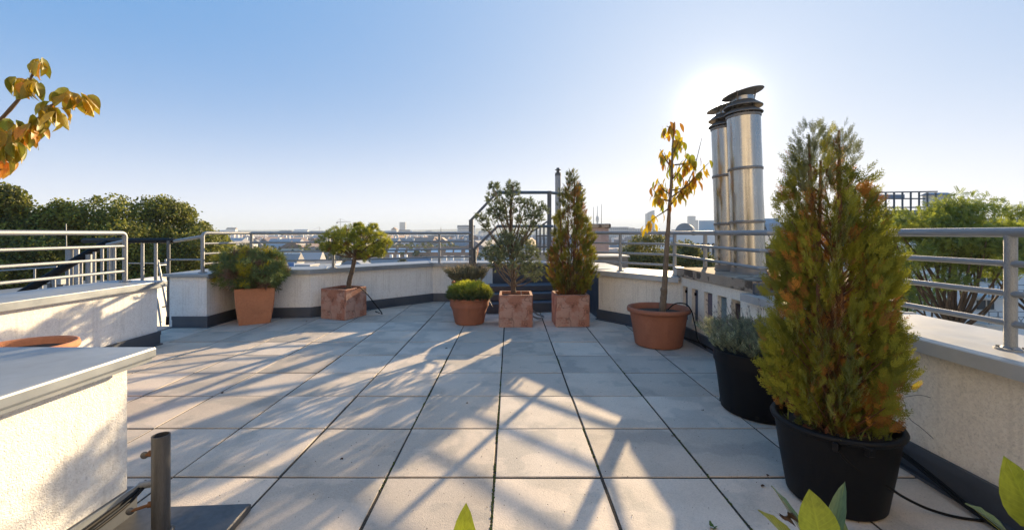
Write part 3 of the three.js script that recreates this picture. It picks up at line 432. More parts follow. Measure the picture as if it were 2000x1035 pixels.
// ------------------------------------------------------------------ potted plants
{ // tall planter with the mugo pine
  const g = thing('potted_pine', 'low bushy dwarf pine in a tall tapered terracotta planter at the back left', 'potted plant', [-3.28, 0, -5.50], 0.57);
  boxPot(g, 0.44, 0.455, M.clay, 0.03, 0.10, 0.02);
  setSeed(41); const br = [], list = [];
  for (let k = 0; k < 22; k++) { const a = R() * 6.28, e = V(Math.cos(a) * rr(0.15, 0.4), rr(0.5, 0.82), Math.sin(a) * rr(0.12, 0.33)); br.push(limb([V(0, 0.4, 0), V(e.x * 0.4, 0.5, e.z * 0.4), e], 0.014, 0.005, 5, 3)); }
  part(g, 'branches', br, M.bark);
  for (let k = 0; k < 1500; k++) {
    const d = rdir(), lump = 0.72 + 0.5 * noise3(d.x * 2.6 + 4, d.y * 2.6, d.z * 2.6), rad = (0.6 + 0.8 * noise3(d.x * 3.4 + 4, d.y * 3.4, d.z * 3.4)) * (k % 4 ? rr(0.8, 1) : rr(0.4, 0.8)), p = V(d.x * 0.385 * rad, 0.67 + d.y * (d.y > 0 ? 0.26 : 0.26) * rad, d.z * 0.33 * rad);
    if (p.y < 0.47 && Math.hypot(p.x, p.z) < 0.15) continue; if (p.y < 0.40) continue;
    const inn = rad < 0.7 * lump, y = noise3(p.x * 9, p.y * 9, p.z * 9), yel = noise3(p.x * 7 + 20, p.y * 7, p.z * 7 + 5) > 0.6 && !inn;
    list.push([p, d.clone().add(V(0, 0.7, 0)).normalize(), rr(0.05, 0.085), inn || noise3(p.x * 8 + 2, p.y * 8 + 9, p.z * 8) > 0.72 ? tint([0.16, 0.10, 0.06], [0.28, 0.17, 0.12], R()) : yel ? tint([0.32, 0.30, 0.03], [0.5, 0.42, 0.03], R()) : tint([0.09, 0.13, 0.045], [0.27, 0.34, 0.13], y), R() * 6]);
  }
  scatter(g, 'foliage', G.tuft[0], white.dull, list);
}
{ // bonsai-like pine
  const g = thing('potted_pine', 'small flat-crowned pine with a leaning trunk in a square terracotta box', 'potted plant', [-2.27, 0, -5.86], -0.37);
  boxPot(g, 0.42, 0.40, M.oldClay);
  const L = (x, y, dz = 0) => { const p = at(x, y, 5.86 + dz); return g.worldToLocal(p); }; g.updateMatrixWorld(true);
  part(g, 'trunk', limb([L(680, 567), L(682, 548), L(688, 525), L(692, 505), L(694, 490)], 0.033, 0.024, 10, 6), M.bark);
  setSeed(43); const br = [], list = [], cl = [[640, 470, -0.05, 0.15], [655, 455, 0.1, 0.13], [672, 462, -0.12, 0.15], [690, 452, 0.05, 0.16], [706, 455, -0.1, 0.14], [725, 456, 0.08, 0.15], [742, 468, -0.04, 0.14], [752, 476, 0.06, 0.1], [735, 488, -0.06, 0.12], [715, 482, 0.1, 0.13], [690, 478, -0.14, 0.14], [665, 482, 0.08, 0.12], [728, 442, 0, 0.05], [655, 488, -0.08, 0.10], [712, 500, 0, 0.10], [636, 482, 0.1, 0.09], [700, 440, 0, 0.06], [744, 495, 0.05, 0.07]];
  for (const [x, y, dz, r] of cl) {
    const c = L(x, y, dz), s = L(692 + (x - 692) * 0.15, 500 + (y - 470) * 0.2); br.push(limb([s, s.clone().lerp(c, 0.5).add(V(0, rr(-0.04, 0.03), 0)), c], 0.013, 0.004, 6, 4)); for (let k = 0; k < 3; k++) br.push(limb([s.clone().lerp(c, 0.6), c.clone().add(rdir().multiplyScalar(r * 0.7))], 0.006, 0.003, 5, 3));
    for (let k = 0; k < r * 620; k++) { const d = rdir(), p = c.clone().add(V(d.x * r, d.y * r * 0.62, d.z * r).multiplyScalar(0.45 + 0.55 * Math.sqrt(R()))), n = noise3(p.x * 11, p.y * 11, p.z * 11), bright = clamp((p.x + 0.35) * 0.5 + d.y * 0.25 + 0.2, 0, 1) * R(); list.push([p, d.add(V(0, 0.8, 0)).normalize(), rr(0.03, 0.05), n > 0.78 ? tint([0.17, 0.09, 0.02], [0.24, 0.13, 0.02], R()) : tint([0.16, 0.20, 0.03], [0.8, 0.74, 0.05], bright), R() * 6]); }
  }
  part(g, 'branches', br, M.bark); scatter(g, 'foliage', G.tuft[1], white.t, list);
}
{ // heather in round pot
  const g = thing('potted_heather', 'round bright green heather in a ribbed terracotta-coloured round pot', 'potted plant', [-0.52, 0, -5.45]);
  roundPot(g, 0.262, 0.185, 0.335, M.clayDark, { band: true, lip: 0.04 });
  setSeed(45); const list = [];
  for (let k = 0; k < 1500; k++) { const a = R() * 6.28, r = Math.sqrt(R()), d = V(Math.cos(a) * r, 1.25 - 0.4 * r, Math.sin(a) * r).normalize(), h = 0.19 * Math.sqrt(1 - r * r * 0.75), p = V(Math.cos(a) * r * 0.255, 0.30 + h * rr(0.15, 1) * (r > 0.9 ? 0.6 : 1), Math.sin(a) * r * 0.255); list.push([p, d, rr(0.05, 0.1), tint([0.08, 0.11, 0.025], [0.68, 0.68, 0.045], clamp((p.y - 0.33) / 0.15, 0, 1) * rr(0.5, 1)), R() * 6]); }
  scatter(g, 'foliage', G.heather, white.soft, list);
  const l = thing('potted_lavender', 'dry lavender in a small terracotta pot behind the green heather', 'potted plant', [-0.645, 0, -6.3]);
  roundPot(l, 0.22, 0.16, 0.44, M.clay); setSeed(46); const ll = [], st = [];
  for (let k = 0; k < 520; k++) { const a = R() * 6.28, r = Math.sqrt(R()), d = V(Math.cos(a) * r * 0.75, 1, Math.sin(a) * r * 0.75).normalize(), p = V(Math.cos(a) * r * 0.2, 0.42, Math.sin(a) * r * 0.2).addScaledVector(d, rr(0.02, 0.2)); ll.push([p, d, rr(0.06, 0.1), tint([0.09, 0.09, 0.05], [0.24, 0.22, 0.11], R()), R() * 6]); if (k < 260) { const e = p.clone().addScaledVector(d, rr(0.06, 0.14)); st.push(cyl(p, e, 0.0015, 0.0012, 3, true)); ll.push([e, d, rr(0.02, 0.035), tint([0.32, 0.24, 0.15], [0.5, 0.38, 0.24], R()), R() * 6]); } }
  part(l, 'stems', st, leafMat(0.2, 0.16, 0.09, 0.2)); scatter(l, 'foliage', G.heather, white.dull, ll);
}
{ // juniper
  const g = thing('potted_juniper', 'open-branched grey-green juniper in a stained square terracotta box', 'potted plant', [0.064, 0, -5.39]);
  boxPot(g, 0.413, 0.388, M.oldClay); g.updateMatrixWorld(true);
  const Z = 5.4, L = (x, y, dz = 0) => g.worldToLocal(at(x, y, Z + dz));
  part(g, 'trunk', limb([L(1003, 572), L(1002, 545), L(1001, 510), L(998, 470), L(997, 430), L(998, 390), L(1001, 362)], 0.032, 0.006, 9, 7), M.bark);
  setSeed(47);
  const br = [], list = [], tips = [[968, 372, 0, 11], [962, 390, 0.1, 12], [985, 388, -0.1, 12], [975, 405, 0.05, 13], [964, 412, -0.1, 11], [958, 425, 0.05, 10], [1000, 372, 0.02, 13], [1004, 392, -0.1, 14], [1018, 400, 0.1, 9], [995, 410, 0.1, 12], [1030, 398, 0, 10], [1036, 412, 0.08, 12], [1020, 420, -0.1, 13], [1043, 425, -0.05, 11], [1055, 408, 0.1, 10], [1062, 412, -0.02, 8], [1050, 432, 0.05, 11], [938, 430, 0, 8], [947, 436, 0.05, 7], [951, 447, -0.02, 6], [985, 425, 0.02, 12], [1016, 437, 0.1, 10], [1036, 446, -0.1, 8], [975, 420, -0.1, 10], [1002, 366, 0.06, 9], [964, 366, 0.05, 7]];
  for (const [x, y, dz, r] of tips) {
    const fork = L(lerp(998, x, 0.12), clamp(y + 62 + Math.abs(x - 998) * 0.35, 430, 500), dz * 0.2), c = L(x, y, dz), mid = fork.clone().lerp(c, 0.5).add(V(0, -0.02, 0)); br.push(limb([fork, mid, c], 0.010, 0.003, 6, 5)); const rad = r / F * Z;
    for (let k = 0; k < 3; k++) br.push(limb([mid.clone().lerp(c, 0.4 + 0.2 * k), c.clone().add(rdir().multiplyScalar(rad * 0.9))], 0.004, 0.0015, 5, 3));
    for (let k = 0; k < r * 3.4; k++) { const d = rdir(), p = c.clone().addScaledVector(d, rad * Math.cbrt(R()) * 1.1); p.y += 0.01; list.push([p, d.add(V(0, 0.8, 0)).normalize(), rr(0.045, 0.075), tint([0.11, 0.14, 0.07], [0.25, 0.29, 0.14], R()), R() * 6]); }
  }
  const low = [[960, 488, 0, 18], [975, 478, 0.1, 17], [952, 497, -0.05, 12], [992, 480, -0.12, 20], [1015, 480, 0.1, 18], [1032, 488, -0.05, 17], [1040, 505, 0.08, 16], [1020, 503, -0.12, 20], [1000, 500, -0.15, 20], [985, 505, 0.12, 18], [970, 512, 0.05, 14], [1045, 525, 0, 13], [1033, 528, -0.1, 13], [1012, 525, 0.12, 14], [1024, 465, 0.1, 13], [996, 462, 0.1, 15], [968, 500, 0.15, 14], [1050, 540, 0.05, 8], [986, 465, -0.12, 12]];
  for (const [x, y, dz, r] of low) {
    const c = L(x, y, dz), rad = r / F * Z, f = L(1001, clamp(y + 45, 500, 560), 0); br.push(limb([f, f.clone().lerp(c, 0.5).add(V(0, -0.035, 0)), c], 0.009, 0.003, 6, 5));
    for (let k = 0; k < r * 3.9; k++) { const d = rdir(), p = c.clone().addScaledVector(d, rad * Math.cbrt(R()) * 1.1); list.push([p, d.add(V(0, 0.5, 0)).normalize(), rr(0.04, 0.075), tint([0.12, 0.15, 0.08], [0.27, 0.31, 0.16], R()), R() * 6]); }
  }
  br.push(limb([L(1000, 560), L(980, 540), L(968, 520), L(962, 505)], 0.011, 0.005, 6, 5), limb([L(1003, 556), L(1020, 546), L(1045, 542)], 0.009, 0.003, 6, 5));
  part(g, 'branches', br, M.barkGrey); scatter(g, 'foliage', G.juni, white.t, list);
  const tagm = part(g, 'plant_marker', bbox(0.012, 0.07, 0.004, 0.10, 0.385, 0.1, 0.001), M.alu); tagm.rotation.z = 0.08;
}
function conifer(g, prof, base, spires, o) {
  // prof: [height, radius left, radius right]
  const rad = (y, side) => { for (let i = 0; i < prof.length - 1; i++) if (y <= prof[i + 1][0]) { const t = clamp((y - prof[i][0]) / (prof[i + 1][0] - prof[i][0]), 0, 1); return lerp(lerp(prof[i][1], prof[i + 1][1], t), lerp(prof[i][2], prof[i + 1][2], t), side); } return 0.01; };
  const y0 = prof[0][0], y1 = prof[prof.length - 1][0], A = [], B = [], br = [];
  for (const sp of spires) br.push(limb(sp.map((p) => V(...p)), o.trunk, 0.004, 7, 6));
  for (let k = 0; k < o.n; k++) {                           // one upright fan-shaped branchlet of many sprays after another
    const f = 1 - Math.pow((k + R()) / o.n, 0.62), y = lerp(y0, y1, f), a = k * 2.39996 + rr(-0.5, 0.5), side = 0.5 + 0.5 * Math.cos(a), deep = R() < 0.28, r = Math.max(0.01, rad(y, side) * (deep ? rr(0.4, 0.7) : rr(0.78, 1.08)) - 0.02);
    if (R() < 0.1 + 0.28 * smooth(0.55, 1, f)) continue;
    const cx = lerp(0, o.lean, f), c = V(cx + Math.cos(a) * r, base + y, Math.sin(a) * r * 0.94), out = V(Math.cos(a), 0, Math.sin(a)), tan = V(-Math.sin(a), 0, Math.cos(a)), brown = R() < (deep ? 0.55 : 0.17), tone = clamp(0.5 + 0.9 * (R() - 0.5), 0, 1), big = rr(0.75, 1.25), tw = rr(-0.6, 0.6);
    br.push(limb([V(cx * 0.8 + Math.cos(a) * 0.012, base + y - r * 0.8 - 0.02, Math.sin(a) * 0.012), V(cx + Math.cos(a) * r * 0.55, base + y - r * 0.35 - 0.02, Math.sin(a) * r * 0.55), c], o.trunk * 0.26, 0.002, 5, 3));
    for (let j = 0; j < o.per * big; j++) {
      const u = rr(-1, 1), v = rr(-1, 1), w = rr(-1, 1); if (u * u + v * v > 1) continue;
      const p = c.clone().addScaledVector(out, u * o.fan * 0.6 * big).addScaledVector(tan, w * o.fan * 0.22 + u * tw * 0.02); p.y += v * o.fan * big + 0.02;
      const d = out.clone().multiplyScalar(0.35 + 0.6 * u + rr(-0.2, 0.2)).add(V(0, 0.9, 0)).addScaledVector(tan, rr(-0.35, 0.35)).normalize(), dry = brown ? R() < 0.8 : R() < 0.05, col = dry ? tint(o.brown[0], o.brown[1], R()) : tint(o.green[0], o.green[1], clamp(tone * 0.7 + 0.3 * R() + 0.15 * u, 0, 1));
      (R() < 0.5 ? A : B).push([p, d, rr(o.size * 0.7, o.size * 1.25), col, -a + tw + rr(-0.5, 0.5)]);
    }
  }
  for (const [x, y, z, r, n] of o.tips ?? []) for (let k = 0; k < n; k++) { const d = rdir(), p = V(x, y, z).add(V(d.x * r, d.y * r * 1.7, d.z * r).multiplyScalar(Math.cbrt(R()))); (R() < 0.5 ? A : B).push([p, V(d.x * 0.6, 1, d.z * 0.6).normalize(), rr(o.size * 0.6, o.size), tint(o.tipc[0], o.tipc[1], R()), R() * 6]); }
  part(g, 'branches', br, o.bark); scatter(g, 'foliage', G.thuja, white.t, A); scatter(g, 'foliage', G.thuja2, white.t, B);
}
{
  const g = thing('potted_thuja', 'slim conical thuja with a browning core in a cracked square terracotta box', 'potted plant', [0.75, 0, -5.41], 0.03);
  boxPot(g, 0.415, 0.388, M.oldClay); setSeed(49);
  conifer(g, [[0, 0.16, 0.17], [0.10, 0.24, 0.25], [0.25, 0.29, 0.30], [0.45, 0.26, 0.28], [0.62, 0.23, 0.27], [0.82, 0.19, 0.22], [1.0, 0.13, 0.18], [1.15, 0.10, 0.14], [1.3, 0.08, 0.09], [1.46, 0.02, 0.02]], 0.37, [[[0, 0.3, 0], [-0.02, 0.9, 0], [-0.03, 1.6, 0]], [[0.02, 0.3, 0.02], [0.05, 1, 0.02], [0.06, 1.8, 0]], [[-0.02, 0.35, 0], [-0.1, 0.8, 0.02], [-0.13, 1.62, 0]], [[0, 0.35, 0], [0.07, 0.9, -0.03], [0.1, 1.7, -0.02]]],
    { n: 230, per: 26, fan: 0.075, lean: 0.02, size: 0.07, trunk: 0.016, bark: M.barkRed, brown: [[0.2, 0.10, 0.03], [0.42, 0.2, 0.04]], green: [[0.07, 0.09, 0.013], [0.30, 0.28, 0.028]], tips: [[0.0, 1.80, 0, 0.05, 70], [0.03, 1.68, 0, 0.06, 70], [-0.11, 1.62, 0, 0.04, 40], [-0.12, 1.5, 0.02, 0.04, 30], [0.1, 1.5, 0, 0.05, 40]], tipc: [[0.06, 0.08, 0.025], [0.13, 0.15, 0.04]] });
}
{
  const g = thing('potted_thuja', 'large bushy thuja in a big black plastic bucket at the right', 'potted plant', [1.40, 0, -1.855]);
  roundPot(g, 0.240, 0.178, 0.345, M.blackPot, { lip: 0.028, out: 0.016, deep: 0.06 }); setSeed(51);
  conifer(g, [[0, 0.09, 0.09], [0.06, 0.16, 0.155], [0.14, 0.225, 0.22], [0.25, 0.245, 0.23], [0.40, 0.23, 0.215], [0.60, 0.195, 0.185], [0.80, 0.165, 0.16], [0.92, 0.155, 0.14], [1.0, 0.15, 0.10], [1.08, 0.13, 0.045], [1.17, 0.09, 0.02]], 0.30, [[[0, 0.25, 0], [-0.03, 0.8, 0], [-0.10, 1.3, 0], [-0.11, 1.56, 0]], [[0.03, 0.25, 0], [0, 0.9, 0.03], [0.02, 1.35, 0], [0.02, 1.58, 0]], [[0, 0.28, 0.03], [0.06, 0.8, 0], [0.11, 1.3, 0]], [[-0.02, 0.28, 0], [-0.08, 0.8, 0.02], [-0.06, 1.45, 0]]],
    { n: 330, per: 34, fan: 0.078, lean: -0.02, size: 0.062, trunk: 0.017, bark: M.barkRed, brown: [[0.24, 0.12, 0.03], [0.5, 0.24, 0.04]], green: [[0.075, 0.105, 0.014], [0.36, 0.36, 0.032]], tips: [[-0.11, 1.50, 0, 0.06, 90], [-0.12, 1.39, 0.02, 0.075, 110], [0.02, 1.52, 0, 0.04, 45], [0.05, 1.46, 0, 0.045, 40], [0.075, 1.50, 0, 0.02, 10]], tipc: [[0.12, 0.14, 0.07], [0.22, 0.25, 0.12]] });
  // weeds on the soil
  const q = []; for (let k = 0; k < 90; k++) { const a = R() * 6.28, r = 0.2 * Math.sqrt(R()), d = V(rr(-0.7, 0.7), rr(0.4, 1), rr(-0.7, 0.7)).normalize(); blade(q, V(Math.cos(a) * r, 0.285, Math.sin(a) * r), d, V(d.z, 0, -d.x).normalize(), rr(0.05, 0.12), 0.004, -0.2); } part(g, 'weeds', fromTris(q), leafMat(0.18, 0.2, 0.03, 0.5), 'stuff');
  const d2 = []; for (let k = 0; k < 26; k++) { const a = R() * 6.28, r = 0.19 * Math.sqrt(R()), d = rdir(); d.y = Math.abs(d.y) * 0.4; blade(d2, V(Math.cos(a) * r, 0.295, Math.sin(a) * r), d.normalize(), V(d.z, 0.2, -d.x).normalize(), rr(0.03, 0.06), 0.009); } part(g, 'dead_leaves', fromTris(d2), leafMat(0.22, 0.075, 0.03, 0.3), 'stuff');
  part(g, 'handle_lug', bbox(0.03, 0.035, 0.02, -0.14, 0.312, 0.196, 0.003, 0.6), M.blackPot);
  part(g, 'handle_lug', bbox(0.03, 0.035, 0.02, -0.045, 0.312, 0.237, 0.003, 0.2), M.blackPot); part(g, 'handle', tube([V(-0.14, 0.33, 0.205), V(-0.09, 0.335, 0.232), V(-0.045, 0.32, 0.247)], 0.006, 8), M.blackPot);
}
{ // young cherry
  const g = thing('potted_cherry', 'young cherry tree with yellowing leaves in a wide brown round pot', 'potted tree', [1.515, 0, -4.4]);
  roundPot(g, 0.312, 0.232, 0.385, M.clayDark, { lip: 0.05, out: 0.03, deep: 0.06 }); g.updateMatrixWorld(true);
  const Z = 4.42, L = (x, y, dz = 0) => g.worldToLocal(at(x, y, Z + dz));
  const tk = limb([L(1294, 612), L(1296, 585), L(1298, 565), L(1300, 530), L(1303, 480), L(1306, 440), L(1308, 405), L(1311, 370), L(1313, 320), L(1315, 275), L(1317, 240)], 0.034, 0.006, 12, 6, 0.25);
  part(g, 'trunk', [tk, ball(L(1297, 566), 0.037, 10).scale(1, 1, 1), ball(L(1304, 458), 0.028, 10)], M.barkGrey);
  const B = [[[1311, 400], [1330, 375], [1352, 340], [1372, 268]], [[1312, 385], [1345, 360], [1368, 335], [1385, 318]], [[1309, 405], [1300, 412], [1280, 425], [1262, 440]], [[1310, 380], [1296, 370], [1285, 352]], [[1312, 352], [1330, 330], [1345, 300]], [[1313, 330], [1300, 310], [1290, 292]], [[1314, 300], [1322, 285], [1328, 270]], [[1311, 372], [1335, 368], [1352, 366]], [[1310, 392], [1290, 388], [1276, 370]], [[1315, 262], [1308, 250], [1303, 246]], [[1318, 322], [1348, 318], [1362, 310]]];
  setSeed(53); const dzs = [0.05, -0.1, 0, 0.15, -0.15, 0.1, 0.05, 0.2, -0.2, 0.03, -0.05];
  part(g, 'branches', B.map((b, i) => limb(b.map(([x, y], k) => L(x, y, dzs[i] * k / (b.length - 1))), 0.008, 0.0025, 6, 5)), M.bark);
  const mats = [bladeMat(0.60, 0.36, 0.02, 0.65, 0.5), bladeMat(0.45, 0.38, 0.025, 0.65, 0.5), bladeMat(0.3, 0.3, 0.02, 0.6, 0.5), bladeMat(0.72, 0.50, 0.02, 0.65, 0.5), bladeMat(0.48, 0.2, 0.02, 0.6, 0.5)];
  const geos = [0, 1, 2, 3].map((k) => leafGeo(1, 0.32 + 0.04 * k, 0.10 + 0.05 * k, 0.25 + 0.15 * k));
  const hang = (p, s, mi) => hangLeaf(g, p, s, geos[R() * 4 | 0], mats[mi ?? (R() * 5 | 0)], 0.8);
  B.forEach((b, i) => { const c = new THREE.CatmullRomCurve3(b.map(([x, y], k) => L(x, y, dzs[i] * k / (b.length - 1)))); const n = i === 2 ? 14 : i === 0 ? 22 : i === 1 ? 26 : 19; for (let k = 0; k < n; k++) { const t = i === 2 ? rr(0.55, 1) : i === 0 ? rr(0.15, 0.72) : rr(0.2, 1); hang(c.getPoint(t).add(rdir().multiplyScalar(0.045)), rr(0.085, 0.12), i === 2 ? [0, 3, 3][R() * 3 | 0] : undefined); } });
  for (let k = 0; k < 22; k++) hang(L(rr(1308, 1322), rr(236, 380)).add(rdir().multiplyScalar(0.05)), rr(0.08, 0.11));
  for (const [x, y] of [[1308, 238], [1320, 236], [1326, 240], [1312, 252]]) hang(L(x, y), 0.11, 4);
}
function hangLeaf(g, p, size, geo, mat, spread) { // a leaf drooping from p
  const a = R() * 6.2832, o = V(Math.cos(a), 0, Math.sin(a)), y = o.clone().multiplyScalar(spread * rr(0.2, 1)).add(V(0, -1, 0)).normalize(), z = o.clone().applyAxisAngle(V(0, 1, 0), rr(-0.9, 0.9)).addScaledVector(y, 0); z.addScaledVector(y, -z.dot(y)).normalize();
  const m = part(g, 'leaf', geo, mat); m.quaternion.setFromRotationMatrix(new THREE.Matrix4().makeBasis(y.clone().cross(z), y, z)); m.position.copy(p).addScaledVector(o, size * 0.12); m.scale.setScalar(size);
}
function leafGeo(len, wid, fold, curl) { // a leaf along +y, folded on its midrib and curling over
  const n = 7, pos = [], idx = [], uv = [];
  for (let i = 0; i <= n; i++) { const t = i / n, w = wid * Math.pow(Math.sin(Math.PI * Math.pow(t, 0.8)), 0.85) * 0.5 * (i === n ? 0 : 1) + (i === 0 ? 0.01 : 0), a = curl * t, y = len * (Math.sin(a * 1.2) / (1.2 * Math.max(curl, 0.01)) || t), z = -len * (1 - Math.cos(a * 1.2)) / (1.2 * Math.max(curl, 0.01)); for (const s of [-1, 0, 1]) { pos.push(s * w, y, z + Math.abs(s) * w * fold * 2 + (s ? 0.012 * Math.sin(t * 19 + s) : 0)); uv.push(s * 0.5 + 0.5, t); } }
  for (let i = 0; i < n; i++) for (let k = 0; k < 2; k++) { const a = i * 3 + k, b = a + 3; idx.push(a, a + 1, b, a + 1, b + 1, b); }
  const g = new THREE.BufferGeometry(); g.setAttribute('position', new THREE.Float32BufferAttribute(pos, 3)); g.setAttribute('uv', new THREE.Float32BufferAttribute(uv, 2)); g.setIndex(idx); g.computeVertexNormals(); return g;
}
{ // lavender in black pot
  const g = thing('potted_lavender', 'grey-green lavender in a large black plastic pot beside the big thuja', 'potted plant', [1.615, 0, -2.76]);
  roundPot(g, 0.288, 0.238, 0.40, M.blackPot, { band: true, lip: 0.02, out: 0.012, deep: 0.03 });
  part(g, 'drain_hole', [0, 1, 2, 3].map((k) => { const a = 2.2 + k * 0.7; return box(0.02, 0.02, 0.006, 0, 0, 0, 0).rotateY(Math.PI / 2 - a).translate(Math.cos(a) * 0.241, 0.03, Math.sin(a) * 0.241); }), std({ color: RGB(0.004, 0.004, 0.004), roughness: 0.9 }));
  setSeed(55); const l = [], st = [];
  for (let k = 0; k < 1300; k++) { const a = R() * 6.28, r = Math.sqrt(R()), d = V(Math.cos(a) * r * 0.8, 1, Math.sin(a) * r * 0.8).normalize(), p = V(Math.cos(a) * r * 0.27, 0.385, Math.sin(a) * r * 0.27).addScaledVector(d, rr(0, 0.15)); l.push([p, d, rr(0.04, 0.075), tint([0.11, 0.125, 0.08], [0.36, 0.39, 0.23], R(), r > 0.85 ? 1.15 : 1), R() * 6]); if (k % 5 === 0) { const e = p.clone().addScaledVector(d, rr(0.05, 0.17)); st.push(cyl(p, e, 0.0012, 0.001, 3, true)); l.push([e, d, rr(0.016, 0.028), tint([0.10, 0.075, 0.085], [0.16, 0.12, 0.13], R()), R() * 6]); } }
  part(g, 'stems', st, leafMat(0.22, 0.23, 0.14, 0.2)); scatter(g, 'foliage', G.heather, white.t, l);
}
{ // empty clay pot at the left
  const g = thing('clay_pot', 'terracotta pot whose rim shows behind the left foreground block', 'plant pot', [-2.83, 0, -2.5]); roundPot(g, 0.235, 0.17, 0.49, M.clay, { lip: 0.045, out: 0.02 });
}
{ // cherry tree reaching in from the left
  const g = thing('cherry_tree', 'cherry tree branch with drooping green and orange leaves at the upper left', 'tree', [-3.2, 0, -2.15]);
  roundPot(g, 0.26, 0.19, 0.4, M.clay); g.updateMatrixWorld(true); const Z = 2.15, L = (x, y, dz = 0) => g.worldToLocal(at(x, y, Z + dz));
  part(g, 'trunk', limb([V(0, 0.35, 0), V(0.02, 0.7, 0.0), V(-0.02, 1.1, 0), V(0.02, 1.45, 0)], 0.032, 0.018, 9, 6), M.barkGrey);
  const bs = [[V(0.02, 1.3, 0), L(-60, 290), L(0, 233), L(45, 180), L(62, 145), L(72, 126)], [V(0.02, 1.15, 0), L(-70, 345), L(0, 290), L(40, 255), L(75, 230), L(100, 205), L(128, 185)], [V(0, 1.1, 0), L(-90, 380), L(-20, 335), L(15, 330)]];
  part(g, 'branches', bs.map((b) => limb(b, 0.012, 0.003, 7, 6)), M.bark);
  setSeed(57); const mats = [bladeMat(0.30, 0.26, 0.02, 0.6, 0.45), bladeMat(0.42, 0.29, 0.02, 0.6, 0.45), bladeMat(0.22, 0.22, 0.02, 0.55, 0.45), bladeMat(0.68, 0.30, 0.02, 0.6, 0.45), bladeMat(0.6, 0.40, 0.02, 0.6, 0.45)];
  const geos = [0, 1, 2, 3].map((k) => leafGeo(1, 0.42 + 0.03 * k, 0.12 + 0.07 * k, 0.25 + 0.22 * k));
  const clumps = [[72, 128, 7, 0], [45, 166, 9, 0], [75, 172, 5, 0], [130, 188, 9, 1], [150, 200, 5, 4], [158, 196, 3, 1], [92, 215, 9, 0], [112, 225, 8, 1], [70, 240, 8, 0], [58, 255, 5, 3], [40, 265, 8, 0], [25, 285, 8, 2], [12, 300, 7, 0], [6, 322, 5, 3], [15, 250, 3, 4], [0, 265, 4, 1], [-30, 300, 6, 0], [-50, 260, 6, 1], [-60, 350, 7, 0], [-20, 330, 5, 3]];
  for (const [x, y, n, mi] of clumps) for (let k = 0; k < n * 1.4; k++) hangLeaf(g, L(x + rr(-12, 12), y - 12 + rr(-5, 8), rr(-0.07, 0.07)), rr(0.075, 0.105), geos[R() * 4 | 0], mats[R() < 0.5 ? mi : (R() * 5 | 0)], x > 110 ? 1.3 : 0.9);
}
